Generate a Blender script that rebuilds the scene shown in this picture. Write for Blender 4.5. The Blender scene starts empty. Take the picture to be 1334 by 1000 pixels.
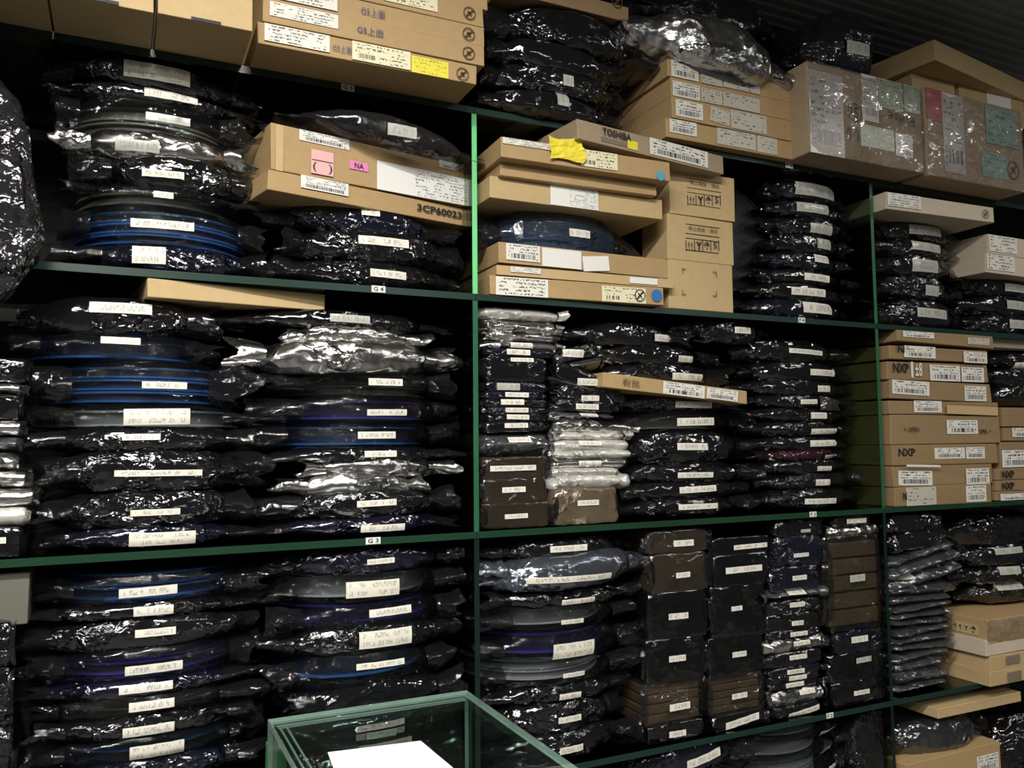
import bpy, bmesh, math, random
import numpy as np
from mathutils import Matrix, Vector

# ------------------------------------------------------------------ camera
S = 1.2
FPX = 1079.0
YAW, PITCH, ROLL = -0.4436, 0.0716, -0.0093
Z3 = 1.36
CAM = np.array([-0.5154 * S, -1.2189 * S, Z3 + 0.1386 * S])
_cy, _sy, _cp, _sp = math.cos(YAW), math.sin(YAW), math.cos(PITCH), math.sin(PITCH)
FWD = np.array([-_sy * _cp, _cy * _cp, _sp])
_r0 = np.array([_cy, _sy, 0.0]); _u0 = np.cross(_r0, FWD)
RIGHT = math.cos(ROLL) * _r0 + math.sin(ROLL) * _u0
UP = -math.sin(ROLL) * _r0 + math.cos(ROLL) * _u0
scene = bpy.context.scene
COL = scene.collection
cam_data = bpy.data.cameras.new('camera'); cam = bpy.data.objects.new('camera', cam_data); COL.objects.link(cam)
cam_data.sensor_width = 36.0; cam_data.lens = FPX / 1334.0 * 36.0; cam_data.clip_start = 0.02
M = Matrix.Identity(4)
for i in range(3):
    M[i][0], M[i][1], M[i][2], M[i][3] = RIGHT[i], UP[i], -FWD[i], CAM[i]
cam.matrix_world = M
scene.camera = cam

# ------------------------------------------------------------------ light
world = bpy.data.worlds.new('room_ambient'); scene.world = world
world.use_nodes = True
world.node_tree.nodes['Background'].inputs[0].default_value = (0.9, 0.96, 1.0, 1)
world.node_tree.nodes['Background'].inputs[1].default_value = 0.045
scene.view_settings.view_transform = 'Standard'; scene.view_settings.look = 'None'
scene.view_settings.gamma = 1.0; scene.view_settings.use_curve_mapping = False
scene.view_settings.exposure = 0.0
scene.cycles.max_bounces = 7; scene.cycles.diffuse_bounces = 3; scene.cycles.glossy_bounces = 3; scene.cycles.transparent_max_bounces = 10
scene.cycles.caustics_reflective = False; scene.cycles.caustics_refractive = False


def overhead_area_light(name, loc, sx, sy, power, color=(1.0, 0.97, 0.92)):
    d = bpy.data.lights.new(name, 'AREA'); d.shape = 'RECTANGLE'; d.size = sx; d.size_y = sy
    d.energy = power; d.color = color
    o = bpy.data.objects.new(name, d); COL.objects.link(o); o.location = loc
    return o


# aisle ceiling light, with extra unseen area lights added for highlights on the film
for (x_, y_, l_, p_) in ((-0.75, -1.30, 1.2, 62), (-1.0, -2.0, 1.2, 30), (-0.9, -2.9, 0.6, 14), (-0.9, -4.0, 0.6, 14), (-2.5, -1.5, 1.2, 22), (-2.5, -2.9, 0.6, 14),
                         (0.8, -3.4, 0.6, 12), (2.6, -2.0, 0.6, 9), (2.6, -3.2, 0.6, 12), (0.9, -2.1, 0.3, 7), (2.0, -0.95, 0.6, 6)):
    overhead_area_light('unseen_ceiling_light', (x_, y_, 2.70), l_, 0.06, p_)

# ------------------------------------------------------------------ helpers


def at(px, py, y=0.0):
    d = FWD + RIGHT * (px - 667.0) / FPX + UP * (500.0 - py) / FPX
    k = (y - CAM[1]) / d[1]
    return CAM + d * k


def atz(px, py, z):
    d = FWD + RIGHT * (px - 667.0) / FPX + UP * (500.0 - py) / FPX
    k = (z - CAM[2]) / d[2]
    return CAM + d * k


Z5, Z4, Z2 = Z3 + 0.6888 * S, Z3 + 0.38 * S, Z3 - 0.3852 * S
BAYW = 0.9055 * S
TH = 0.0125
DEPTH = 0.44

ORD = ['first', 'second', 'third', 'fourth', 'fifth', 'sixth', 'seventh', 'eighth', 'ninth', 'tenth', 'eleventh', 'twelfth',
       'thirteenth', 'fourteenth', 'fifteenth', 'sixteenth', 'seventeenth', 'eighteenth']


def tag(o, label, cat, group=None):
    n = len(label.split())
    assert 4 <= n <= 16, (n, label)
    o['label'] = label; o['category'] = cat
    if group: o['group'] = group
    return o


def link(name, me, parent=None, loc=None, rotz=0.0):
    o = bpy.data.objects.new(name, me); COL.objects.link(o)
    if parent is not None: o.parent = parent
    if loc is not None: o.location = loc
    if rotz: o.rotation_euler = (0, 0, rotz)
    return o


def mesh_from(name, verts, faces, mat, smooth=False, uv=None):
    me = bpy.data.meshes.new(name)
    me.from_pydata([tuple(v) for v in verts], [], faces)
    if mat is not None: me.materials.append(mat)
    if smooth:
        me.polygons.foreach_set('use_smooth', [True] * len(me.polygons))
    if uv is not None:
        l = me.uv_layers.new(name='UVMap')
        idx = np.zeros(len(me.loops), dtype=np.int32); me.loops.foreach_get('vertex_index', idx)
        l.data.foreach_set('uv', np.asarray(uv, dtype=np.float32)[idx].ravel())
    me.update()
    return me


def grid_faces(nu, nv):
    return [(i * nv + j, (i + 1) * nv + j, (i + 1) * nv + j + 1, i * nv + j + 1) for i in range(nu - 1) for j in range(nv - 1)]


def box_mesh(name, lo, hi, mat, bevel=0.0, jitter=0.0, rng=None, segs=2):
    bm = bmesh.new()
    bmesh.ops.create_cube(bm, size=1.0)
    for v in bm.verts:
        v.co = Vector([(lo[k] + hi[k]) / 2 + v.co[k] * (hi[k] - lo[k]) for k in range(3)])
        if jitter: v.co += Vector([rng.uniform(-jitter, jitter) for _ in range(3)])
    if bevel:
        bmesh.ops.bevel(bm, geom=list(bm.edges), offset=bevel, segments=segs, affect='EDGES', profile=0.5)
    me = bpy.data.meshes.new(name); bm.to_mesh(me); bm.free()
    if mat is not None: me.materials.append(mat)
    return me


# ---- vectorised noise
def _hash(ix, iy, iz, seed):
    h = (ix.astype(np.uint64) * np.uint64(73856093)) ^ (iy.astype(np.uint64) * np.uint64(19349663)) ^ (iz.astype(np.uint64) * np.uint64(83492791)) ^ np.uint64(seed * 2654435761 % (2 ** 32))
    h = (h ^ (h >> np.uint64(13))) * np.uint64(1274126177) & np.uint64(0xffffffff)
    h = (h ^ (h >> np.uint64(16))) * np.uint64(2246822519) & np.uint64(0xffffffff)
    return ((h ^ (h >> np.uint64(15))) & np.uint64(0xffffff)).astype(np.float64) / float(0xffffff)


def worley(P, seed):
    c = np.floor(P).astype(np.int64)
    f1 = np.full(len(P), 9.0); f2 = np.full(len(P), 9.0)
    for dx in (-1, 0, 1):
        for dy in (-1, 0, 1):
            for dz in (-1, 0, 1):
                q = c + np.array([dx, dy, dz]); w = q + 100000
                a = [_hash(w[:, 0], w[:, 1], w[:, 2], seed + k) for k in (1, 2, 3)]
                d = np.sqrt((q[:, 0] + a[0] - P[:, 0]) ** 2 + (q[:, 1] + a[1] - P[:, 1]) ** 2 + (q[:, 2] + a[2] - P[:, 2]) ** 2)
                f2 = np.where(d < f1, f1, np.minimum(f2, d)); f1 = np.minimum(f1, d)
    return f1, f2


def vnoise(P, seed):
    c = np.floor(P).astype(np.int64); f = P - c; f = f * f * (3 - 2 * f); out = 0
    for dx in (0, 1):
        for dy in (0, 1):
            for dz in (0, 1):
                w = c + np.array([dx, dy, dz]) + 100000
                out = out + _hash(w[:, 0], w[:, 1], w[:, 2], seed) * (f[:, 0] if dx else 1 - f[:, 0]) * (f[:, 1] if dy else 1 - f[:, 1]) * (f[:, 2] if dz else 1 - f[:, 2])
    return out * 2 - 1


def crumple(P, seed, cell=0.04):
    w = P + 0.012 * np.stack([vnoise(P / 0.05, seed + 11), vnoise(P / 0.05, seed + 12), vnoise(P / 0.05, seed + 13)], 1)
    a1, a2 = worley(w / np.array([cell * 1.5, cell, cell * 0.8]), seed)
    b1, b2 = worley(w / (cell * 0.45), seed + 5)
    sg = np.clip(vnoise(P / 0.07, seed + 21) * 4, -1, 1)
    return (np.minimum(a2 - a1, 0.7) - 0.25) * sg + 0.55 * (0.5 - b1) + 0.5 * vnoise(P / 0.06, seed + 31)


# ------------------------------------------------------------------ materials
MATS = {}


def nodes_of(name):
    m = bpy.data.materials.new(name); m.use_nodes = True
    nt = m.node_tree; nt.nodes.clear()
    out = nt.nodes.new('ShaderNodeOutputMaterial')
    return m, nt, out


def N(nt, typ, **kw):
    n = nt.nodes.new(typ)
    for k, v in kw.items():
        if k.startswith('i_'):
            key = k[2:]
            n.inputs[int(key) if key.isdigit() else key.replace('_', ' ')].default_value = v
        else: setattr(n, k, v)
    return n


def coords(nt, kind='Object', rnd=True):
    tc = N(nt, 'ShaderNodeTexCoord')
    if not rnd: return tc.outputs[kind]
    oi = N(nt, 'ShaderNodeObjectInfo')
    mul = N(nt, 'ShaderNodeMath', operation='MULTIPLY', i_1=37.0); nt.links.new(oi.outputs['Random'], mul.inputs[0])
    add = N(nt, 'ShaderNodeVectorMath', operation='ADD')
    nt.links.new(tc.outputs[kind], add.inputs[0]); nt.links.new(mul.outputs[0], add.inputs[1])
    return add.outputs[0]


def crinkle_normal(nt, scale=55.0, strength=0.6, dist=0.004, facet=0.5, crease=0.9):
    """crumpled film: irregular flat facets, each with its own small tilt, plus soft folds"""
    v = coords(nt)
    nz = N(nt, 'ShaderNodeTexNoise', i_Scale=22.0, i_Detail=4.0); nt.links.new(v, nz.inputs['Vector'])
    mx = N(nt, 'ShaderNodeVectorMath', operation='MULTIPLY_ADD'); mx.inputs[1].default_value = (0.05, 0.05, 0.05)
    nt.links.new(nz.outputs['Color'], mx.inputs[0]); nt.links.new(v, mx.inputs[2])
    mp = N(nt, 'ShaderNodeMapping'); mp.inputs['Scale'].default_value = (0.5, 1.0, 1.3); nt.links.new(mx.outputs[0], mp.inputs['Vector'])
    n2 = N(nt, 'ShaderNodeTexNoise', i_Scale=13.0, i_Detail=2.0); nt.links.new(v, n2.inputs['Vector'])
    # crinkles come in patches: some of the film is pulled smooth
    cr = N(nt, 'ShaderNodeMapRange', i_1=0.44, i_2=0.60, i_3=0.10, i_4=1.0); nt.links.new(n2.outputs['Fac'], cr.inputs[0])
    vo = N(nt, 'ShaderNodeTexVoronoi', feature='F1', i_Scale=scale); nt.links.new(mp.outputs[0], vo.inputs['Vector'])
    v2 = N(nt, 'ShaderNodeTexVoronoi', feature='F1', i_Scale=scale * 2.7); nt.links.new(mp.outputs[0], v2.inputs['Vector'])
    n3 = N(nt, 'ShaderNodeTexNoise', i_Scale=30.0, i_Detail=3.0); nt.links.new(v, n3.inputs['Vector'])
    ve = N(nt, 'ShaderNodeTexVoronoi', feature='DISTANCE_TO_EDGE', i_Scale=scale * 0.55); nt.links.new(mp.outputs[0], ve.inputs['Vector'])
    rd = N(nt, 'ShaderNodeMapRange', i_1=0.0, i_2=0.11, i_3=crease, i_4=0.0); nt.links.new(ve.outputs['Distance'], rd.inputs[0])
    a0 = N(nt, 'ShaderNodeMath', operation='ADD'); nt.links.new(vo.outputs['Distance'], a0.inputs[0]); nt.links.new(rd.outputs[0], a0.inputs[1])
    ad = N(nt, 'ShaderNodeMath', operation='ADD'); nt.links.new(a0.outputs[0], ad.inputs[0]); nt.links.new(n3.outputs['Fac'], ad.inputs[1])
    mm = N(nt, 'ShaderNodeMath', operation='MULTIPLY'); nt.links.new(ad.outputs[0], mm.inputs[0]); nt.links.new(cr.outputs[0], mm.inputs[1])
    b = N(nt, 'ShaderNodeBump', i_Strength=strength, i_Distance=dist); nt.links.new(mm.outputs[0], b.inputs['Height'])
    def tilt(vor, k, base):
        sb = N(nt, 'ShaderNodeVectorMath', operation='SUBTRACT'); sb.inputs[1].default_value = (0.5, 0.5, 0.5); nt.links.new(vor.outputs['Color'], sb.inputs[0])
        ml = N(nt, 'ShaderNodeMath', operation='MULTIPLY', i_1=k); nt.links.new(cr.outputs[0], ml.inputs[0])
        sc = N(nt, 'ShaderNodeVectorMath', operation='SCALE'); nt.links.new(sb.outputs[0], sc.inputs[0]); nt.links.new(ml.outputs[0], sc.inputs['Scale'])
        a = N(nt, 'ShaderNodeVectorMath', operation='ADD'); nt.links.new(base, a.inputs[0]); nt.links.new(sc.outputs[0], a.inputs[1])
        return a.outputs[0]
    n = tilt(vo, facet, b.outputs['Normal']); n = tilt(v2, facet * 0.7, n)
    no = N(nt, 'ShaderNodeVectorMath', operation='NORMALIZE'); nt.links.new(n, no.inputs[0])
    return no.outputs[0]


def film(name, color, trans=0.0, tint=(0.5, 0.5, 0.5), rough=0.055, ior=1.9, metallic=0.0, scale=55.0, strength=0.6, dist=0.004, facet=0.75):
    m, nt, out = nodes_of(name)
    p = N(nt, 'ShaderNodeBsdfPrincipled')
    p.inputs['Roughness'].default_value = rough; p.inputs['IOR'].default_value = ior; p.inputs['Metallic'].default_value = metallic
    nv = coords(nt)
    nz = N(nt, 'ShaderNodeTexNoise', i_Scale=9.0, i_Detail=4.0); nt.links.new(nv, nz.inputs['Vector'])
    cr = N(nt, 'ShaderNodeMix', data_type='RGBA'); cr.inputs[6].default_value = (*[c * 0.6 for c in color], 1); cr.inputs[7].default_value = (*[min(1, c * 1.3) for c in color], 1)
    nt.links.new(nz.outputs['Fac'], cr.inputs[0]); nt.links.new(cr.outputs[2], p.inputs['Base Color'])
    nt.links.new(crinkle_normal(nt, scale, strength, dist, facet), p.inputs['Normal'])
    if trans > 0:
        t = N(nt, 'ShaderNodeBsdfTransparent'); t.inputs[0].default_value = (*tint, 1)
        mx = N(nt, 'ShaderNodeMixShader', i_0=trans)
        nt.links.new(p.outputs[0], mx.inputs[1]); nt.links.new(t.outputs[0], mx.inputs[2]); nt.links.new(mx.outputs[0], out.inputs[0])
    else:
        nt.links.new(p.outputs[0], out.inputs[0])
    MATS[name] = m
    return m


def plain(name, color, rough=0.6, metallic=0.0, ior=1.45, var=0.15, vscale=12.0, bump=0.0, bscale=80.0, coat=0.0):
    m, nt, out = nodes_of(name)
    p = N(nt, 'ShaderNodeBsdfPrincipled'); p.inputs['Roughness'].default_value = rough; p.inputs['Metallic'].default_value = metallic
    p.inputs['IOR'].default_value = ior; p.inputs['Coat Weight'].default_value = coat
    v = coords(nt)
    nz = N(nt, 'ShaderNodeTexNoise', i_Scale=vscale, i_Detail=5.0); nt.links.new(v, nz.inputs['Vector'])
    cr = N(nt, 'ShaderNodeMix', data_type='RGBA'); cr.inputs[6].default_value = (*[c * (1 - var) for c in color], 1); cr.inputs[7].default_value = (*[min(1, c * (1 + var)) for c in color], 1)
    nt.links.new(nz.outputs['Fac'], cr.inputs[0]); nt.links.new(cr.outputs[2], p.inputs['Base Color'])
    if bump:
        n2 = N(nt, 'ShaderNodeTexNoise', i_Scale=bscale, i_Detail=4.0); nt.links.new(v, n2.inputs['Vector'])
        b = N(nt, 'ShaderNodeBump', i_Strength=bump, i_Distance=0.003); nt.links.new(n2.outputs['Fac'], b.inputs['Height']); nt.links.new(b.outputs[0], p.inputs['Normal'])
    nt.links.new(p.outputs[0], out.inputs[0])
    MATS[name] = m
    return m


def kraft(name, color, fiber=0.07):
    m, nt, out = nodes_of(name)
    p = N(nt, 'ShaderNodeBsdfPrincipled'); p.inputs['Roughness'].default_value = 0.68
    p.inputs['Specular IOR Level'].default_value = 0.25
    v = coords(nt)
    n1 = N(nt, 'ShaderNodeTexNoise', i_Scale=7.0, i_Detail=6.0, i_Roughness=0.6); nt.links.new(v, n1.inputs['Vector'])
    mp = N(nt, 'ShaderNodeMapping'); mp.inputs['Scale'].default_value = (60, 60, 90); nt.links.new(v, mp.inputs['Vector'])
    n2 = N(nt, 'ShaderNodeTexNoise', i_Scale=1.0, i_Detail=3.0); nt.links.new(mp.outputs[0], n2.inputs['Vector'])
    ad = N(nt, 'ShaderNodeMath', operation='ADD'); nt.links.new(n1.outputs['Fac'], ad.inputs[0]); nt.links.new(n2.outputs['Fac'], ad.inputs[1])
    mr = N(nt, 'ShaderNodeMapRange', i_1=0.65, i_2=1.35, i_3=0.0, i_4=1.0); nt.links.new(ad.outputs[0], mr.inputs[0])
    cr = N(nt, 'ShaderNodeMix', data_type='RGBA'); cr.inputs[6].default_value = (*[c * (1 - fiber) for c in color], 1); cr.inputs[7].default_value = (*[c * (1 + fiber) for c in color], 1)
    nt.links.new(mr.outputs[0], cr.inputs[0]); nt.links.new(cr.outputs[2], p.inputs['Base Color'])
    b = N(nt, 'ShaderNodeBump', i_Strength=0.15, i_Distance=0.002); nt.links.new(n1.outputs['Fac'], b.inputs['Height']); nt.links.new(b.outputs[0], p.inputs['Normal'])
    nt.links.new(p.outputs[0], out.inputs[0])
    MATS[name] = m
    return m


def printed(name, paper, ink, rows=3, cols=26.0, bar=None, rough=0.55, density=0.5, bar_cols=70.0, cover=(0.06, 0.94)):
    """paper with rows of small print and an optional bar code band (v0, v1, u0, u1)"""
    m, nt, out = nodes_of(name)
    p = N(nt, 'ShaderNodeBsdfPrincipled'); p.inputs['Roughness'].default_value = rough
    uv = N(nt, 'ShaderNodeTexCoord').outputs['UV']
    sp = N(nt, 'ShaderNodeSeparateXYZ'); nt.links.new(uv, sp.inputs[0])
    U, V = sp.outputs[0], sp.outputs[1]
    rnd = N(nt, 'ShaderNodeObjectInfo').outputs['Random']

    def math_(op, a, b=None, c=None):
        n = N(nt, 'ShaderNodeMath', operation=op)
        for i, x in enumerate((a, b, c)):
            if x is None: continue
            if hasattr(x, 'is_linked') or hasattr(x, 'links'): nt.links.new(x, n.inputs[i])
            else: n.inputs[i].default_value = x
        return n.outputs[0]

    def band(x, lo, hi):
        return math_('MULTIPLY', math_('GREATER_THAN', x, lo), math_('LESS_THAN', x, hi))
    rv = math_('MULTIPLY', V, float(rows))
    fr = math_('FRACT', rv); fl = math_('FLOOR', rv)
    cb = N(nt, 'ShaderNodeCombineXYZ')
    nt.links.new(math_('MULTIPLY', U, cols), cb.inputs[0]); nt.links.new(math_('MULTIPLY', fr, 2.2), cb.inputs[1])
    nt.links.new(math_('ADD', math_('MULTIPLY', fl, 5.3), math_('MULTIPLY', rnd, 91.0)), cb.inputs[2])
    n1 = N(nt, 'ShaderNodeTexNoise', i_Scale=1.0, i_Detail=1.0); nt.links.new(cb.outputs[0], n1.inputs['Vector'])
    ink_m = math_('GREATER_THAN', n1.outputs['Fac'], density)
    cb2 = N(nt, 'ShaderNodeCombineXYZ'); nt.links.new(math_('MULTIPLY', U, cols * 0.16), cb2.inputs[0])
    nt.links.new(math_('ADD', math_('MULTIPLY', fl, 3.1), math_('MULTIPLY', rnd, 17.0)), cb2.inputs[1])
    n2 = N(nt, 'ShaderNodeTexNoise', i_Scale=1.0, i_Detail=0.0); nt.links.new(cb2.outputs[0], n2.inputs['Vector'])
    ink_m = math_('MULTIPLY', ink_m, math_('GREATER_THAN', n2.outputs['Fac'], 0.43))
    ink_m = math_('MULTIPLY', ink_m, band(fr, 0.22, 0.78))
    ink_m = math_('MULTIPLY', ink_m, band(U, *cover)); ink_m = math_('MULTIPLY', ink_m, band(V, 0.06, 0.94))
    if bar:
        v0, v1, u0, u1 = bar
        area = math_('MULTIPLY', band(V, v0, v1), band(U, u0, u1))
        pad = math_('MULTIPLY', band(V, v0 - 0.06, v1 + 0.06), band(U, u0 - 0.03, u1 + 0.03))
        cb3 = N(nt, 'ShaderNodeCombineXYZ'); nt.links.new(math_('MULTIPLY', U, bar_cols), cb3.inputs[0]); nt.links.new(rnd, cb3.inputs[1])
        n3 = N(nt, 'ShaderNodeTexNoise', i_Scale=1.0, i_Detail=0.0); nt.links.new(cb3.outputs[0], n3.inputs['Vector'])
        bars = math_('MULTIPLY', math_('GREATER_THAN', n3.outputs['Fac'], 0.47), area)
        ink_m = math_('MAXIMUM', math_('MULTIPLY', ink_m, math_('SUBTRACT', 1.0, pad)), bars)
    n4 = N(nt, 'ShaderNodeTexNoise', i_Scale=6.0, i_Detail=4.0); nt.links.new(coords(nt), n4.inputs['Vector'])
    cr = N(nt, 'ShaderNodeMix', data_type='RGBA'); cr.inputs[6].default_value = (*[c * 0.88 for c in paper], 1); cr.inputs[7].default_value = (*[min(1, c * 1.06) for c in paper], 1)
    nt.links.new(n4.outputs['Fac'], cr.inputs[0])
    mx = N(nt, 'ShaderNodeMix', data_type='RGBA'); mx.inputs[7].default_value = (*ink, 1)
    nt.links.new(cr.outputs[2], mx.inputs[6]); nt.links.new(ink_m, mx.inputs[0])
    nt.links.new(mx.outputs[2], p.inputs['Base Color'])
    nt.links.new(p.outputs[0], out.inputs[0])
    MATS[name] = m
    return m


def glass(name, tint, gloss=1.0, rough=0.02):
    m, nt, out = nodes_of(name)
    t = N(nt, 'ShaderNodeBsdfTransparent'); t.inputs[0].default_value = (*tint, 1)
    g = N(nt, 'ShaderNodeBsdfGlossy'); g.inputs['Roughness'].default_value = rough; g.inputs['Color'].default_value = (gloss, gloss, gloss, 1)
    f = N(nt, 'ShaderNodeFresnel', i_IOR=1.5)
    ge = N(nt, 'ShaderNodeNewGeometry'); mr = N(nt, 'ShaderNodeMapRange', i_1=0.0, i_2=1.0, i_3=1.5, i_4=1 / 1.5)
    nt.links.new(ge.outputs['Backfacing'], mr.inputs[0]); nt.links.new(mr.outputs[0], f.inputs['IOR'])
    nz = N(nt, 'ShaderNodeTexNoise', i_Scale=2.0); nt.links.new(coords(nt), nz.inputs['Vector'])
    b = N(nt, 'ShaderNodeBump', i_Strength=0.02, i_Distance=0.01); nt.links.new(nz.outputs['Fac'], b.inputs['Height']); nt.links.new(b.outputs[0], g.inputs['Normal'])
    mx = N(nt, 'ShaderNodeMixShader'); nt.links.new(f.outputs[0], mx.inputs[0]); nt.links.new(t.outputs[0], mx.inputs[1]); nt.links.new(g.outputs[0], mx.inputs[2])
    nt.links.new(mx.outputs[0], out.inputs[0])
    MATS[name] = m
    return m


film('film_black', (0.006, 0.006, 0.007))
film('film_black_smooth', (0.006, 0.006, 0.007), strength=0.25, scale=35)
film('film_navy', (0.006, 0.007, 0.014))
film('film_violet', (0.007, 0.006, 0.015))
film('film_maroon', (0.03, 0.008, 0.013))
film('film_clear', (0.014, 0.014, 0.016), trans=0.76, tint=(0.78, 0.8, 0.82), facet=0.6)
film('film_empty', (0.03, 0.03, 0.034), trans=0.62, tint=(0.75, 0.75, 0.77), ior=2.3, facet=0.8)
film('film_flap', (0.014, 0.014, 0.015), trans=0.5, tint=(0.65, 0.65, 0.65), facet=0.9, scale=40)
film('film_bulge', (0.016, 0.015, 0.017), facet=0.8, scale=22, strength=0.8, dist=0.012)
film('film_sheet', (0.55, 0.55, 0.55), rough=0.25, metallic=1.0, scale=18, strength=0.6, facet=0.35, dist=0.01)
film('film_bluish', (0.04, 0.06, 0.09), trans=0.5, tint=(0.7, 0.8, 0.9), facet=0.7)
film('film_glint', (0.20, 0.20, 0.21), rough=0.10, metallic=0.9, scale=32, facet=1.0)
film('film_tan', (0.12, 0.09, 0.055), rough=0.08, strength=0.5, facet=0.6, scale=30)
film('film_smoke', (0.022, 0.02, 0.017), trans=0.6, tint=(0.7, 0.66, 0.6), ior=2.2)
film('film_silver', (0.66, 0.65, 0.63), rough=0.24, metallic=1.0, scale=40, strength=0.55)
film('film_pale', (0.76, 0.74, 0.68), rough=0.28, metallic=0.45, scale=40, strength=0.45)
film('film_grey', (0.22, 0.22, 0.23), rough=0.25, metallic=0.8, scale=45, strength=0.4)
film('film_grey_blue', (0.20, 0.22, 0.26), rough=0.18, metallic=0.8, scale=40, strength=0.4)
film('film_brown', (0.030, 0.023, 0.015), rough=0.1, strength=0.3, facet=0.35, scale=30)
film('film_block', (0.004, 0.004, 0.0045), rough=0.09, strength=0.3, scale=30, facet=0.35)
film('tape_wrap', (0.3, 0.28, 0.27), trans=0.72, tint=(0.92, 0.9, 0.88), rough=0.08, ior=2.3, scale=38, strength=0.9, dist=0.007, facet=1.3)
plain('reel_blue', (0.03, 0.13, 0.38), rough=0.35)
plain('reel_navy', (0.03, 0.08, 0.26), rough=0.35)
plain('reel_purple', (0.06, 0.045, 0.30), rough=0.35)
plain('reel_grey', (0.46, 0.49, 0.48), rough=0.35)
plain('reel_olive', (0.17, 0.165, 0.11), rough=0.4)
plain('reel_black', (0.006, 0.006, 0.0065), rough=0.34, ior=1.42)
plain('tape_dark', (0.012, 0.011, 0.011), rough=0.5)
plain('tape_blue', (0.012, 0.03, 0.08), rough=0.4)
plain('tape_violet', (0.014, 0.012, 0.06), rough=0.4)
plain('tape_navy', (0.07, 0.13, 0.24), rough=0.4)
plain('tape_grey', (0.30, 0.315, 0.30), rough=0.4)
plain('tape_olive', (0.12, 0.115, 0.08), rough=0.4)
plain('tray_brown', (0.21, 0.165, 0.10), rough=0.45)
kraft('kraft', (0.44, 0.298, 0.145))
kraft('kraft_light', (0.53, 0.385, 0.195))
kraft('kraft_dull', (0.29, 0.196, 0.10))
kraft('kraft_grey', (0.36, 0.275, 0.175))
kraft('kraft_white', (0.58, 0.50, 0.38))
plain('board_inside', (0.10, 0.07, 0.04), rough=0.8)
plain('paper_white', (0.80, 0.79, 0.74), rough=0.5, var=0.05)
plain('paper_sheet', (0.92, 0.93, 0.95), rough=0.45, var=0.02)
plain('paper_yellow', (0.85, 0.72, 0.05), rough=0.5, var=0.06, bump=0.3, bscale=40)
plain('paper_pink', (0.80, 0.45, 0.44), rough=0.5, var=0.05)
plain('paper_magenta', (0.78, 0.25, 0.48), rough=0.5, var=0.05)
plain('paper_red', (0.45, 0.03, 0.05), rough=0.4, var=0.08)
plain('ink_black', (0.015, 0.015, 0.017), rough=0.6, var=0.05)
plain('ink_brown', (0.10, 0.055, 0.025), rough=0.7, var=0.05)
plain('ink_blue', (0.05, 0.05, 0.16), rough=0.6, var=0.05)
plain('ink_grey', (0.22, 0.17, 0.12), rough=0.7, var=0.05)
plain('chalk', (0.75, 0.7, 0.6), rough=0.7, var=0.1)
plain('sticker_blue', (0.10, 0.36, 0.48), rough=0.4, var=0.05)
plain('sticker_deep_blue', (0.03, 0.16, 0.45), rough=0.35, var=0.2)
plain('plastic_green', (0.05, 0.35, 0.07), rough=0.4)
plain('bin_grey', (0.12, 0.12, 0.095), rough=0.6)
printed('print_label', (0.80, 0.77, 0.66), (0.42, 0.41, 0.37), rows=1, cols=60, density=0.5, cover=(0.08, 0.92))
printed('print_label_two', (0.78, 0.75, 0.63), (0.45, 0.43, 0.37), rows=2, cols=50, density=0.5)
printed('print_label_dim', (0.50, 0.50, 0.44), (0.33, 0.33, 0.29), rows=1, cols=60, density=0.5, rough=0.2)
printed('print_sticker', (0.80, 0.77, 0.68), (0.12, 0.11, 0.10), rows=5, cols=30, density=0.5)
printed('print_barcode', (0.80, 0.78, 0.70), (0.07, 0.07, 0.07), rows=5, cols=26, bar=(0.12, 0.42, 0.12, 0.86))
printed('print_barcode_big', (0.82, 0.81, 0.75), (0.07, 0.07, 0.07), rows=6, cols=30, bar=(0.10, 0.36, 0.10, 0.9), bar_cols=90)
printed('print_cream', (0.82, 0.76, 0.50), (0.12, 0.11, 0.08), rows=5, cols=24, bar=(0.15, 0.4, 0.1, 0.4), density=0.54)
printed('print_white_sparse', (0.82, 0.81, 0.76), (0.16, 0.16, 0.16), rows=9, cols=70, density=0.52, cover=(0.40, 0.97))
printed('print_yellow', (0.85, 0.74, 0.06), (0.45, 0.36, 0.02), rows=4, cols=18, density=0.55)
printed('print_shipping', (0.52, 0.51, 0.49), (0.10, 0.10, 0.10), rows=14, cols=14, bar=(0.12, 0.30, 0.2, 0.9), density=0.5, bar_cols=40, rough=0.25)
printed('print_green', (0.34, 0.46, 0.32), (0.12, 0.18, 0.12), rows=7, cols=12, density=0.55, rough=0.25)
printed('print_teal', (0.28, 0.44, 0.38), (0.10, 0.18, 0.15), rows=6, cols=12, density=0.55, rough=0.25)
printed('print_receipt', (0.56, 0.53, 0.44), (0.12, 0.11, 0.10), rows=5, cols=12, density=0.56)
glass('glass_shelf', (0.14, 0.20, 0.16), gloss=0.8, rough=0.05)
glass('glass_panel', (0.60, 0.67, 0.60), gloss=0.8, rough=0.03)
glass('glass_case', (0.80, 0.88, 0.84), gloss=1.0, rough=0.02)
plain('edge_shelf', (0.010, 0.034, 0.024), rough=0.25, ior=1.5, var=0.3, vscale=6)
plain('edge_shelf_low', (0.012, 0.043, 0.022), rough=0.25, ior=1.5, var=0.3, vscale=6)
plain('edge_painted_glow', (0.16, 0.66, 0.25), rough=0.3, ior=1.5, var=0.2, vscale=5)  # glow of light in the upright's glass edge, painted into the colour
plain('edge_painted_mid', (0.028, 0.125, 0.06), rough=0.25, ior=1.5, var=0.3, vscale=6)
plain('edge_painted_dim', (0.006, 0.018, 0.013), rough=0.25, ior=1.5, var=0.3, vscale=6)
plain('edge_case', (0.40, 0.48, 0.44), rough=0.15, ior=1.5, var=0.35, vscale=14)
plain('ceiling_metal', (0.42, 0.43, 0.42), rough=0.55, var=0.3, vscale=3)
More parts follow.
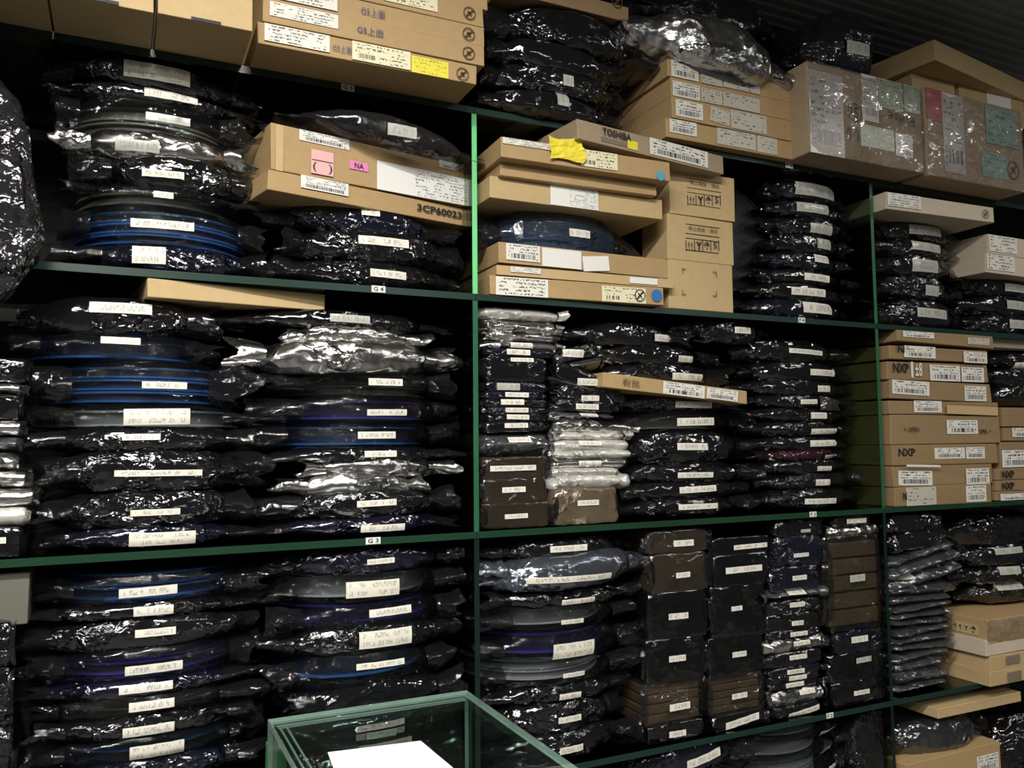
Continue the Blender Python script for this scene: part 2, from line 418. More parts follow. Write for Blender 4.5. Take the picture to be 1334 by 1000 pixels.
plain('wall_paint', (0.03, 0.033, 0.03), rough=0.85)
plain('floor_tile', (0.12, 0.115, 0.105), rough=0.5)

# ------------------------------------------------------------------ room shell


def structure(o):
    o['kind'] = 'structure'
    return o


structure(link('wall_back', box_mesh('wall_back', (-3, DEPTH + 0.06, 0), (5.5, DEPTH + 0.12, 3.0), MATS['wall_paint'])))
structure(link('floor', box_mesh('floor', (-3, -4.5, -0.06), (5.5, DEPTH + 0.12, 0), MATS['floor_tile'])))
# ribbed sheet-metal ceiling, ribs parallel to the shelves
CZ = 2.86
ys = []; y = -4.5
while y < DEPTH + 0.06:
    ys += [(y, CZ), (y + 0.018, CZ), (y + 0.024, CZ + 0.02), (y + 0.036, CZ + 0.02)]; y += 0.042
vv = [(x, a, b) for (a, b) in ys for x in (-3.0, 5.5)]
structure(link('ceiling', mesh_from('ceiling', vv, [(2 * i, 2 * i + 1, 2 * i + 3, 2 * i + 2) for i in range(len(ys) - 1)], MATS['ceiling_metal'])))

# ------------------------------------------------------------------ glass shelving
shelving = link('glass_shelving', None, loc=(0, 0, 0))
tag(shelving, 'tall green-edged glass shelving unit filled with bags and cartons', 'shelving')


def two_mat_box(name, lo, hi, m_face, m_edge, edge_axis=1):
    me = box_mesh(name, lo, hi, m_face)
    me.materials.append(m_edge)
    for p in me.polygons:
        if abs(p.normal[1]) > 0.9: p.material_index = 1
    return me


for bay in (-1, 0, 1):
    for lv, z in enumerate((0.42, Z2, Z3, Z4, Z5)):
        x0 = bay * BAYW + (0.0045 if lv in (1, 2, 3, 4) else 0); x1 = (bay + 1) * BAYW - 0.0045
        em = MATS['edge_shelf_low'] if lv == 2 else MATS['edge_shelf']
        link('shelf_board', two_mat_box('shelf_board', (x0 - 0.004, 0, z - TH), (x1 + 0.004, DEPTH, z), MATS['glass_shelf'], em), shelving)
for k in (-1, 0, 1, 2):
    x = k * BAYW
    for (z0, z1, em) in ((0.42, Z2 - TH, 'edge_painted_dim'), (Z2, Z3 - TH, 'edge_painted_dim'), (Z3, Z4 - TH, 'edge_painted_mid'), (Z4, Z5 - TH, 'edge_painted_glow' if k == 0 else 'edge_painted_mid')):  # edge tints by level paint in the light and reflections on the glass
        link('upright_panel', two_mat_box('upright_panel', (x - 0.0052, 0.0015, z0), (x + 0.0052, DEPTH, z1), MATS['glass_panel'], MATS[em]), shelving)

# ---- text
FONT_CACHE = {}


def text_mesh(s, mat, bold=0.0):
    key = (s, mat.name, bold)
    if key in FONT_CACHE: return FONT_CACHE[key]
    cu = bpy.data.curves.new('txt', 'FONT'); cu.body = s; cu.size = 1.0; cu.align_x = 'CENTER'; cu.align_y = 'CENTER'; cu.resolution_u = 2
    cu.offset = bold
    ob = bpy.data.objects.new('txt', cu); COL.objects.link(ob)
    dg = bpy.context.evaluated_depsgraph_get(); dg.update()
    me = bpy.data.meshes.new_from_object(ob.evaluated_get(dg))
    bpy.data.objects.remove(ob); bpy.data.curves.remove(cu)
    me.materials.clear(); me.materials.append(mat)
    co = np.zeros(len(me.vertices) * 3); me.vertices.foreach_get('co', co); co = co.reshape(-1, 3)
    if len(co):
        lo, hi = co.min(0), co.max(0)
        sz = np.maximum(hi - lo, 1e-6)
        c = (lo + hi) / 2
        co2 = np.stack([(co[:, 0] - c[0]) / sz[0], np.zeros(len(co)), (co[:, 1] - c[1]) / sz[1]], 1)   # unit box in x/z
        me.vertices.foreach_set('co', co2.ravel()); me.update()
    me.name = 'lettering'
    FONT_CACHE[key] = me
    return me


def put_text(parent, s, cx, cz, w, h, y, mat='ink_black', bold=0.0, rot=0.0, name='lettering'):
    o = link(name, text_mesh(s, MATS[mat], bold), parent, (cx, y, cz))
    o.scale = (w, 1, h); o.rotation_euler = (0, rot, 0)
    return o


def quad_mesh(w, h, mat, th=0.0005):
    v = [(-w / 2, 0, -h / 2), (w / 2, 0, -h / 2), (w / 2, 0, h / 2), (-w / 2, 0, h / 2)]
    v += [(a, th, c) for a, b, c in v]
    f = [(0, 1, 2, 3), (5, 4, 7, 6), (0, 4, 5, 1), (1, 5, 6, 2), (2, 6, 7, 3), (3, 7, 4, 0)]
    uv = [(0, 0), (1, 0), (1, 1), (0, 1)] * 2
    return mesh_from('sticker', v, f, MATS[mat], uv=uv)


def put_quad(parent, cx, cz, w, h, y, mat, rot=0.0, name='sticker'):
    o = link(name, quad_mesh(w, h, mat), parent, (cx, y, cz)); o.rotation_euler = (0, rot, 0)
    return o


for (s, px, py, w, z) in (('G5', 453, 109, .024, Z5), ('G4', 493, 378, .026, Z4), ('G3', 486, 707, .027, Z3), ('F5', 1028, 216, .022, Z5), ('F4', 1044, 413, .021, Z4), ('F3', 1059, 670, .021, Z3), ('F2', 1081, 934, .021, Z2)):
    p = at(px, py, 0.0)
    t = put_quad(shelving, p[0], z - TH / 2 + (0.0012 if s != 'G5' else 0), w, TH * 0.95, -0.0008, 'paper_white', name='shelf_tag')
    put_text(t, s[0] + ' ' + s[1], 0, 0, w * 0.72, TH * 0.62, -0.0006, 'ink_black', 0.02)

# ------------------------------------------------------------------ bags
KIND = {  # film material, reel material, flat, default phrase, name
    'k': ('film_black', None, False, 'black shielding bag', 'shielding_bag'),
    'h': ('film_black_smooth', None, False, 'smooth black shielding bag', 'shielding_bag'),
    'n': ('film_navy', None, False, 'navy-black shielding bag', 'shielding_bag'),
    'v': ('film_violet', None, False, 'violet-black shielding bag', 'shielding_bag'),
    'm': ('film_maroon', None, False, 'dark maroon bag', 'shielding_bag'),
    'c': ('film_clear', 'reel_grey', False, 'bag of clear grey reels', 'reel_bag'),
    'b': ('film_clear', 'reel_blue', False, 'bag with blue reel rims', 'reel_bag'),
    'a': ('film_clear', 'reel_navy', False, 'bag with navy reel rims', 'reel_bag'),
    'p': ('film_clear', 'reel_purple', False, 'bag with purple reel rims', 'reel_bag'),
    'o': ('film_clear', 'reel_olive', False, 'bag with olive reel rims', 'reel_bag'),
    't': ('film_empty', None, False, 'clear glossy film bag', 'film_bag'),
    's': ('film_silver', None, False, 'silver foil bag', 'foil_bag'),
    'y': ('film_pale', None, True, 'pale silver foil bag', 'foil_bag'),
    'z': ('film_silver', None, True, 'flat silver foil bag', 'foil_bag'),
    'g': ('film_grey', None, True, 'dull grey shielding pouch', 'shielding_pouch'),
    'q': ('film_grey_blue', None, False, 'bluish silver zip bag', 'foil_bag'),
    'd': ('film_block', None, True, 'black tray pack', 'tray_pack'),
    'w': ('film_brown', None, True, 'brown tray pack', 'tray_pack'),
    'x': ('film_smoke', 'tray_brown', True, 'see-through brown tray pack', 'tray_pack'),
    'l': ('film_black', None, True, 'flat black bag', 'shielding_bag'),
    'f': ('film_navy', None, True, 'flat navy bag', 'shielding_bag'),
}
SEED = [7]
DISC = {}


def disc_mesh(mat, r, th, n=56):
    key = (mat, round(r, 3), round(th, 4))
    if key not in DISC:
        bm = bmesh.new()
        bmesh.ops.create_cone(bm, cap_ends=True, segments=n, radius1=r, radius2=r, depth=th)
        me = bpy.data.meshes.new('disc'); bm.to_mesh(me); bm.free(); me.materials.append(MATS[mat])
        DISC[key] = me
    return DISC[key]


def spow(a, p): return np.sign(a) * np.abs(a) ** p


def bag(label, xl, xr, yt, yb, kind, lab=None, Y=0.015, floor=None, group=None, **o):
    SEED[0] += 1; seed = SEED[0] * 17 + 3
    rng = random.Random(seed)
    matn, reel, flat, _, name = KIND[kind]
    flat = o.get('flat', flat)
    cxp = (xl + xr) / 2; cyp = (yt + yb) / 2
    X0, X1 = at(xl, cyp, Y)[0], at(xr, cyp, Y)[0]
    zt, zb = at(cxp, yt, Y)[2], at(cxp, yb, Y)[2]
    if floor is not None and (o.get('rest') or zb < floor): zb = floor + 0.0008
    xc = (X0 + X1) / 2; W = (X1 - X0) / 2; T = max(0.006, zt - zb); zc = (zt + zb) / 2
    D = o.get('D', 0.34 if W > 0.12 else 0.24)
    nu = o.get('nu', max(22, min(76, int(W * 2 / 0.006)))); nf = 8
    x = np.linspace(-1, 1, nu); x = np.sign(x) * np.abs(x) ** 0.92 * W
    if kind in 'dwx': nu = 40; x = W * np.sin(np.linspace(-1, 1, nu) * math.pi / 2)
    u = np.abs(x) / W
    blk = kind in 'dwx'
    p = o.get('p', 40.0 if blk else (14.0 if flat else 4.0)); e0 = o.get('e', {'g': 1.25, 'z': 1.9, 'y': 1.9, 'd': 9.0, 'w': 7.0, 'x': 9.0}.get(kind, 3.6 if flat else 2.5))
    endk = o.get('endk', 0.6 if not flat else (0.06 if blk else 0.35))
    t = T / 2 * (1 - endk * np.minimum(1, u / 0.95) ** p) * np.clip((1 - u) / (0.025 if blk else 0.05), 0.0, 1.0) ** (0.4 if blk else 0.7) + 0.0008
    m = o.get('m', {'g': 0.03, 'z': 0.022, 'y': 0.022}.get(kind, 0.012 if flat else 0.02))
    if flat:
        cq = 0.95 if blk else 0.88
        yr = np.full(nu, m) + (0.012 if blk else 0.03) * np.maximum(0, u - cq) / (1 - cq)
        ysm = (0.008 if blk else 0.02) * np.maximum(0, u - cq) / (1 - cq)
        R0 = W
    else:
        R0 = min(0.17, 0.94 * W)
        yr = m + R0 - np.sqrt(np.maximum(R0 * R0 - x * x, (0.35 * R0) ** 2))
        ysm = o.get('c', 0.45) * (yr - m)
    e = e0 + (1.15 - e0) * np.clip((u - 0.45) / 0.55, 0, 1) ** (1.0 if not flat else 4.0)
    droop = o.get('droop', rng.uniform(0.1, 0.6) * (0.0 if blk else (0.4 if flat else 1.0))) * T / 2
    bow = o.get('bow', 0.0); tilt = o.get('tilt', 0.0)
    sv = vnoise(np.stack([x / 0.05, np.full(nu, seed * 1.7), np.zeros(nu)], 1), seed)
    zo = bow * (1 - u ** 2) - bow * 0.5 - droop * u ** 4 + sv * 0.006 * u ** 2 * (0.3 if flat else 1) + math.tan(tilt) * x
    # outline of the side seams is ragged
    th = np.linspace(math.pi / 2, -math.pi / 2, 2 * nf + 1)
    ct, st = np.cos(th), np.sin(th)
    ct[np.abs(ct) < 1e-9] = 0
    yy = yr[:, None] - (yr - ysm)[:, None] * np.abs(ct)[None] ** (2 / e[:, None])
    zz = t[:, None] * spow(st[None], 2 / e[:, None]) + zo[:, None]
    back = np.array([1.0, 0.55, 0.25, 0.08])
    yb_ = yr[:, None] + (D - yr[:, None]) * back[None]
    tb = np.where(back > 0.9, 0.25, 1.0)
    top = zo[:, None] + t[:, None] * tb[None]; bot = zo[:, None] - t[:, None] * tb[None]
    YY = np.concatenate([yb_, yy, yb_[:, ::-1]], 1); ZZ = np.concatenate([top, zz, bot[:, ::-1]], 1)
    nv = YY.shape[1]
    XX = np.repeat(x[:, None], nv, 1)
    jag = vnoise(np.stack([np.sign(XX).ravel() * 3.3, (YY / 0.02).ravel() + seed, (ZZ / 0.012).ravel()], 1), seed + 77).reshape(nu, nv)
    XX = XX * (1 - np.clip((u[:, None] - 0.75) / 0.25, 0, 1) * (0.05 + 0.06 * jag) * (1 if not flat else 0.4))
    P = np.stack([XX, YY, ZZ], 2)
    gu = np.gradient(P, axis=0); gv = np.gradient(P, axis=1)
    nrm = np.cross(gv, gu); nrm /= np.maximum(np.linalg.norm(nrm, axis=2, keepdims=True), 1e-9)
    A = o.get('A', 0.003 if kind in 'dwx' else (0.008 if not flat else 0.0045))
    amp = A * (0.45 + 1.0 * u[:, None] ** 2) * np.clip(T / 0.03, 0.35, 1.0) * np.ones((1, nv))
    amp *= np.clip(1.15 - YY / 0.18, 0.05, 1)
    if lab:
        lx0, lx1 = at(lab[0], cyp, Y)[0] - xc, at(lab[1], cyp, Y)[0] - xc
        lcx = (lab[0] + lab[1]) / 2
        lzt, lzb = at(lcx, lab[2], Y)[2] - zc, at(lcx, lab[3], Y)[2] - zc
        inx = np.clip(1 - np.maximum(0, np.abs(XX - (lx0 + lx1) / 2) - (lx1 - lx0) / 2) / 0.012, 0, 1)
        inz = np.clip(1 - np.maximum(0, np.abs(ZZ - (lzt + lzb) / 2) - (lzt - lzb) / 2) / 0.008, 0, 1)
        amp = amp * (1 - 0.9 * inx * inz)
    h = crumple(P.reshape(-1, 3) + np.array([seed * 0.37, 0, seed * 0.11]), seed, o.get('cell', 0.042)).reshape(nu, nv)
    P2 = P + nrm * (h * amp)[:, :, None]
    # long pulled folds fanning into the corners
    fan = np.sin((np.arctan2(ZZ - zo[:, None], np.maximum(1e-3, 1.05 * W - np.abs(XX))) * 9) + seed) * 0.0025 * (u[:, None] ** 3) * (0 if flat else 1)
    P2[:, :, 1] += fan * np.clip(1.2 - YY / 0.1, 0, 1)
    zmin = (floor - zc + 0.0004) if floor is not None else None
    if zmin is not None: P2[:, :, 2] = np.maximum(P2[:, :, 2], zmin)
    if 'xprof' in o:
        fr_, px_ = zip(*o['xprof'])
        fz_ = np.clip(0.5 - P2[:, :, 2] / T, 0, 1)
        lim = np.interp(fz_, fr_, [(q - cxp) / (xr - cxp) for q in px_])
        P2[:, :, 0] = np.where(P2[:, :, 0] > 0, P2[:, :, 0] * lim, P2[:, :, 0])
    kb = math.floor(xc / BAYW)
    bx0, bx1 = kb * BAYW + 0.0075 - xc, (kb + 1) * BAYW - 0.0075 - xc
    inbay = o.get('bay', Y > -0.05)
    if inbay: P2[:, :, 0] = np.clip(P2[:, :, 0], bx0, bx1)
    base = zc - T / 2
    P2[:, :, 2] += T / 2
    me = mesh_from(name, P2.reshape(-1, 3), grid_faces(nu, nv), MATS[o.get('mat', matn)], smooth=True)
    ob = link(name, me, loc=(xc, Y, base))
    ob.rotation_euler = (0, 0, o.get('rz', 0.0))
    tag(ob, label, 'bag', group)
    if ((W > 0.10 and not flat) or (flat and W < 0.1 and kind in 'dwxlfzyg')) and o.get('flap', True):
        for sd in (-1, 1):
            na, nb = 11, 8
            aa, bb = np.meshgrid(np.linspace(0, 1, na), np.linspace(-1, 1, nb), indexing='ij')
            rag = vnoise(np.stack([bb.ravel() * 2.2 + sd * 9, np.full(na * nb, seed * 0.7), np.zeros(na * nb)], 1), seed + 91).reshape(na, nb)
            u0, u1 = rng.uniform(0.60, 0.72), rng.uniform(0.93, 1.03)
            fx = sd * W * (u0 + (u1 - u0) * aa * (1 + 0.45 * rag - 0.18 * bb * rng.uniform(-1, 1)))
            y0_ = float(np.interp(u0 * W, x, ysm)); 
            fy = y0_ - 0.003 + 0.5 * (float(np.interp(u0 * W, x, yr)) - y0_) * np.abs(bb) ** 2.5 + aa * rng.uniform(-0.012, 0.03)
            if flat: u0, u1 = rng.uniform(0.80, 0.88), rng.uniform(1.0, 1.06); fx = sd * W * (u0 + (u1 - u0) * aa * (1 + 0.3 * rag))
            k1 = rng.uniform(0.6, 1.25); sk = rng.uniform(-0.25, 0.12)
            fz = float(np.interp(u0 * W, x, zo)) + bb * (T / 2) * (0.7 * (1 - aa) + k1 * aa) + aa * sk * min(T, 0.03)
            FP = np.stack([fx.ravel(), fy.ravel(), fz.ravel()], 1)
            cr_ = crumple(FP + seed, seed + 3, 0.03)
            FP[:, 1] += (0.010 if not flat else 0.005) * cr_ * (0.3 + 0.7 * aa.ravel()); FP[:, 2] += 0.003 * vnoise(FP / 0.02, seed + 8) + T / 2
            if zmin is not None: FP[:, 2] = np.maximum(FP[:, 2], 0.001)
            if inbay: FP[:, 0] = np.clip(FP[:, 0], bx0, bx1)
            link('seam_flap', mesh_from('seam_flap', FP, grid_faces(na, nb), MATS[{'s': 'film_silver', 'q': 'film_grey_blue', 'z': 'film_silver', 'y': 'film_pale', 'g': 'film_grey'}.get(kind, 'film_flap')], smooth=True), ob)
    if 'foil' in o:
        fx0, fx1 = at(o['foil'][0], cyp, Y)[0] - xc, at(o['foil'][1], cyp, Y)[0] - xc
        fz0, fz1 = at(cxp, o['foil'][3], Y)[2] - base, at(cxp, o['foil'][2], Y)[2] - base
        na, nb = 14, 9
        aa, bb = np.meshgrid(np.linspace(0, 1, na), np.linspace(0, 1, nb), indexing='ij')
        FP = np.stack([(fx0 + (fx1 - fx0) * aa).ravel(), np.interp((fx0 + (fx1 - fx0) * aa).ravel(), x, ysm) - 0.006, (fz0 + (fz1 - fz0) * bb * (1 - 0.3 * aa)).ravel()], 1)
        FP[:, 1] += 0.008 * crumple(FP + seed, seed, 0.02)
        link('foil_end', mesh_from('foil_end', FP, grid_faces(na, nb), MATS['film_silver'], smooth=True), ob)
    if lab:
        n = 9
        lx0 = max(lx0, -0.97 * W); lx1 = min(lx1, 0.97 * W)
        gx = np.linspace(lx0, lx1, n); gv2 = np.linspace(0, 1, 5)
        ui = np.abs(gx) / W
        ti = np.interp(gx, x, t); zi = np.interp(gx, x, zo); ei = np.interp(gx, x, e); yri = np.interp(gx, x, yr); ysi = np.interp(gx, x, ysm)
        slope = o.get('lrot', rng.uniform(-0.02, 0.02))
        V = []; UV = []
        for i in range(n):
            for j in range(5):
                z = lzb + (lzt - lzb) * gv2[j] + slope * (gx[i] - (lx0 + lx1) / 2)
                zr = np.clip((z - zi[i]) / ti[i], -0.97, 0.97)
                ang = math.asin(min(1, abs(zr) ** (ei[i] / 2)))
                yv = yri[i] - (yri[i] - ysi[i]) * math.cos(ang) ** (2 / ei[i])
                V.append((gx[i], yv - 0.0022 - 0.0008 * math.sin(i * 2.1 + seed), zi[i] + zr * ti[i] + T / 2)); UV.append((i / (n - 1), j / 4))
        lm = o.get('lm') or ('print_label_two' if (lab[3] - lab[2]) > 14 else 'print_label')
        link('paper_label', mesh_from('paper_label', V, grid_faces(n, 5), MATS[lm], smooth=True, uv=UV), ob)
    if reel and reel != 'tray_brown':
        n = o.get('reels', 2)
        r = R0 * 0.93
        hgt = T * 0.78; pitch = hgt / n
        for k in range(n):
            z0 = T * 0.11 + k * pitch
            zz0 = float(bow * 0.5)
            rl = link('reel', disc_mesh({'reel_grey': 'tape_grey', 'reel_olive': 'tape_olive', 'reel_navy': 'tape_navy', 'reel_blue': 'tape_blue', 'reel_purple': 'tape_violet'}.get(reel, 'tape_dark'), r * 0.94, pitch * 0.8), ob, (0, m + 0.004 + R0 * 1.0, z0 + pitch / 2 + zz0))
            for sgn in (-1, 1):
                link('flange', disc_mesh(reel, r, min(0.0036, pitch * 0.2)), rl, (0, 0, sgn * pitch * 0.36))
    if reel == 'tray_brown':
        n = o.get('reels', 4); pitch = T * 0.9 / n
        for k in range(n):
            me2 = box_mesh('tray', (-W * 0.88, 0.012, T * 0.05 + k * pitch), (W * 0.88, D * 0.8, T * 0.05 + (k + 0.86) * pitch), MATS['tray_brown'], 0.002)
            link('tray', me2, ob)
    return ob


def stack(phrase, group, rows, Y=0.015, floor=None):
    n = len(rows)
    for i, r in enumerate(rows):
        desc, xl, xr, yt, yb, kind, lab = r[:7]; opts = dict(r[7]) if len(r) > 7 else {}
        d = desc or KIND[kind][3]
        if lab and not desc:
            wpx = lab[1] - lab[0]
            d += ' with large label' if (lab[3] - lab[2]) > 14 else (' with long label' if wpx > 62 else ' with label')
        pos = 'on top' if i == 0 else ('at the bottom' if i == n - 1 else ORD[i] + ' from top')
        bag(f'{d}, {pos}, {phrase}', xl, xr, yt, yb, kind, lab, Y=opts.pop('Y', Y), floor=floor, group=group, rest=(i == n - 1 and floor is not None), **opts)


# ---- left bay, above tag G4
stack('left stack above tag G4', 'bags above tag G4', [
    ('', 40, 352, 74, 113, 'n', (161, 248, 84, 105), dict(tilt=-0.05, p=2.2)),
    ('', 45, 345, 112, 130, 'k', (188, 258, 118, 130), dict(tilt=-0.03)),
    ('bag of greyish clear reels', 55, 332, 124, 176, 'o', (190, 248, 150, 160), dict(lm='print_label_dim', reels=2)),
    ('crumpled silver foil bag', 75, 328, 168, 204, 's', (150, 208, 182, 196), dict(A=0.010, lm='print_label_dim')),
    ('crinkled black bag', 105, 338, 198, 245, 'k', (185, 240, 222, 231), dict(A=0.009)),
    ('', 72, 342, 241, 264, 'o', (200, 226, 250, 258), dict(reels=1)),
    ('', 68, 356, 263, 319, 'b', (170, 253, 287, 298), dict(reels=3)),
    ('', 70, 362, 318, 350, 'n', (172, 216, 320, 343)),
], floor=Z4)
stack('right stack above tag G4', 'bags above tag G4', [
    ('', 345, 600, 266, 302, 'n', (471, 495, 272, 281), dict(tilt=-0.06, endk=0.85)),
    ('crinkled black bag with label', 360, 616, 296, 340, 'k', (467, 533, 309, 320), dict(A=0.010)),
    ('', 345, 616, 338, 378, 'k', (482, 530, 352, 362), dict(A=0.007)),
], floor=Z4)
# ---- left bay, above tag G3
stack('left stack above tag G3', 'bags above tag G3', [
    ('crinkled black bag with label', 8, 290, 385, 436, 'k', (116, 198, 394, 408), dict(A=0.010)),
    ('', 2, 292, 432, 470, 'b', (131, 183, 439, 448), dict(reels=1)),
    ('', 35, 325, 468, 530, 'b', (185, 244, 497, 506), dict(reels=3)),
    ('', 30, 345, 527, 560, 'c', (161, 248, 532, 553), dict(reels=1)),
    ('', 32, 345, 556, 588, 'k', (159, 209, 565, 573)),
    ('crinkled smoky bag with long label', 40, 345, 584, 640, 'k', (149, 264, 612, 620), dict(A=0.012)),
    ('', 25, 345, 640, 688, 'k', (170, 235, 663, 671), dict(A=0.008)),
    ('', 45, 345, 686, 722, 'n', (168, 255, 693, 710)),
], floor=Z3)
stack('right stack above tag G3', 'bags above tag G3', [
    ('', 276, 605, 402, 428, 'k', (430, 482, 410, 420), dict(lm='print_label_dim')),
    ('upper folded silver foil sheet', 372, 560, 424, 446, 's', None, dict(A=0.010, Y=0.0)),
    ('wide crumpled silver foil bag', 288, 617, 441, 484, 's', None, dict(A=0.012, tilt=0.02, Y=-0.01)),
    ('', 345, 612, 480, 518, 'o', (480, 525, 493, 502), dict(reels=2)),
    ('', 340, 615, 513, 552, 'p', (478, 531, 533, 541), dict(reels=1)),
    ('', 330, 612, 548, 586, 'b', (466, 516, 562, 571), dict(reels=1)),
    ('', 338, 612, 582, 603, 'k', (475, 517, 587, 595)),
    ('upper crumpled silver foil bag', 385, 596, 597, 621, 's', None, dict(A=0.011)),
    ('lower crumpled silver foil bag', 360, 570, 617, 645, 's', None, dict(A=0.012)),
    ('', 340, 606, 638, 676, 'k', (465, 517, 651, 659)),
    ('', 342, 614, 673, 706, 'v', (470, 528, 683, 692)),
], floor=Z3)
stack('small stack at left edge', 'small bags at the left edge', [
    ('', -40, 40, 466, 497, 'l', None), ('', -45, 33, 497, 513, 'z', None), ('', -42, 30, 513, 545, 'l', None), ('', -40, 32, 545, 567, 'z', None),
    ('', -46, 28, 567, 590, 'g', None), ('', -44, 24, 590, 611, 'z', None), ('', -36, 40, 611, 636, 'z', None), ('', -30, 50, 636, 661, 'z', None),
    ('', -36, 38, 661, 686, 'y', None), ('', -38, 32, 686, 729, 'l', (-20, 8, 700, 708)),
], floor=Z3, Y=0.0)
# ---- left bay, below tag G3
stack('left stack below tag G3', 'bags below tag G3', [
    ('', 30, 345, 744, 790, 'b', (155, 231, 764, 776), dict(reels=2)),
    ('', 20, 345, 785, 808, 'k', (174, 226, 789, 801)),
    ('', 20, 345, 805, 848, 'k', (176, 229, 818, 828), dict(A=0.009)),
    ('', 22, 345, 842, 890, 'p', (163, 238, 864, 876), dict(reels=2)),
    ('', 20, 345, 886, 910, 'v', (155, 225, 890, 901)),
    ('', 24, 345, 906, 936, 'o', (168, 227, 912, 924), dict(reels=1)),
    ('', 22, 345, 932, 964, 'k', (160, 227, 944, 957), dict(A=0.009)),
    ('', 20, 345, 960, 992, 'b', (169, 240, 968, 986), dict(reels=1)),
    ('', 20, 345, 990, 1028, 'n', None),
    ('', 20, 345, 1026, 1070, 'k', None),
], floor=Z2)
stack('right stack below tag G3', 'bags below tag G3', [
    ('', 345, 612, 712, 750, 'v', (478, 514, 727, 734)),
    ('', 335, 615, 746, 788, 'c', (451, 521, 756, 777), dict(reels=1)),
    ('', 350, 612, 784, 822, 'p', (481, 537, 791, 801), dict(reels=1)),
    ('', 338, 612, 814, 855, 'k', (468, 538, 820, 842)),
    ('', 345, 604, 850, 895, 'b', (464, 528, 861, 869), dict(reels=1)),
    ('smooth black bag', 370, 612, 888, 935, 'h', None),
    ('', 370, 610, 932, 980, 'k', (478, 516, 951, 960)),
    ('', 365, 612, 978, 1040, 'k', None, dict(A=0.010)),
], floor=Z2)
stack('slim stack at bottom left', 'small bags at the left edge', [
    ('', -60, 18, 812, 872, 'l', None, dict(A=0.008)), ('', -60, 16, 872, 950, 'l', None, dict(A=0.008)), ('', -60, 20, 950, 1040, 'l', None, dict(A=0.009)),
], floor=Z2, Y=-0.01)
# ---- middle bay, above tag F4
stack('stack above tag F4', 'bags above tag F4', [
    ('tilted black bag, bright film', 1004, 1114, 231, 262, 'k', (1038, 1090, 240, 256), dict(tilt=-0.06, lm='print_label_dim', A=0.008)),  # label patch here paints a silver highlight on the shiny film
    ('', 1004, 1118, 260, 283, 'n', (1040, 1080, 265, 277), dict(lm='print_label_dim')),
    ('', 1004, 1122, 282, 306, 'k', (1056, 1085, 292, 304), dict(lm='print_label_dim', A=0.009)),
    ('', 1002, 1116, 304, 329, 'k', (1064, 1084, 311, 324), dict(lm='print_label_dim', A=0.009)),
    ('', 996, 1114, 327, 351, 'n', (1061, 1082, 332, 342)),
    ('', 988, 1122, 350, 370, 'k', (1048, 1082, 357, 366)),
    ('', 976, 1128, 368, 391, 'k', (1032, 1076, 375, 385)),
    ('', 966, 1130, 389, 414, 'n', (1046, 1088, 394, 408)),
], floor=Z4, Y=0.03)
# ---- middle bay, above tag F3
stack('first column above tag F3', 'first column above tag F3', [
    ('', 626, 735, 401, 417, 'y', None), ('', 627, 731, 417, 434, 'z', None), ('', 631, 730, 432, 445, 'z', None), ('', 628, 733, 444, 456, 'z', (665, 694, 446, 453)),
    ('', 630, 725, 454, 465, 'f', (660, 690, 455, 462)), ('thick dark grey bag', 628, 720, 463, 498, 'l', (665, 695, 466, 471)), ('', 628, 718, 497, 510, 'f', (647, 677, 499, 508), dict(lm='print_label_dim')),
    ('', 627, 718, 509, 520, 'f', (658, 688, 511, 517)), ('', 627, 718, 519, 530, 'l', (652, 682, 520, 527)), ('', 628, 718, 529, 539, 'f', (658, 688, 531, 537)),
    ('', 629, 718, 538, 549, 'l', (660, 689, 540, 546)), ('', 627, 718, 548, 562, 'l', (657, 687, 551, 557)), ('thick shiny grey bag', 627, 722, 560, 596, 'g', (663, 693, 569, 576)),
    ('', 626, 715, 595, 623, 'w', (638, 698, 606, 613)), ('', 626, 715, 622, 655, 'w', (654, 684, 634, 641)), ('', 626, 720, 654, 690, 'w', (657, 687, 669, 675)),
], floor=Z3)
stack('second column above tag F3', 'second column above tag F3', [
    ('small black bag tipped up', 728, 782, 450, 467, 'l', (733, 760, 455, 465), dict(tilt=0.22)),
    ('folded grey bag tipped up', 728, 790, 464, 484, 'g', None, dict(tilt=0.2)),
    ('flat black bag sliding down', 720, 812, 484, 508, 'l', (752, 780, 493, 502), dict(tilt=-0.33)),
    ('grey pouch sliding down', 720, 808, 497, 514, 'g', None, dict(tilt=-0.24)),
    ('', 720, 806, 505, 524, 'l', (757, 780, 515, 522), dict(tilt=-0.12)),
    ('', 722, 804, 520, 536, 'l', (750, 779, 526, 533), dict(tilt=-0.05)),
    ('', 720, 806, 534, 548, 'g', (756, 779, 538, 543), dict(tilt=-0.05)),
    ('', 720, 828, 546, 564, 'z', None, dict(tilt=-0.05)), ('', 725, 820, 562, 574, 'y', None),
    ('', 725, 824, 571, 588, 'y', (754, 783, 574, 580)), ('', 720, 829, 585, 598, 'y', None), ('', 716, 822, 596, 610, 'z', (754, 783, 600, 606)),
    ('', 716, 810, 608, 621, 'y', None), ('', 714, 829, 615, 638, 'y', None, dict(A=0.006)),
    ('brown film bag with label', 720, 808, 636, 684, 'w', (752, 780, 651, 658), dict(A=0.007, mat='film_tan')),
], floor=Z3, Y=0.012)
bag('short black bag with label, right of tilted upper bags under tag F4', 885, 1012, 412, 446, 'k', (957, 980, 426, 434), Y=0.02, group='bags above tag F3')
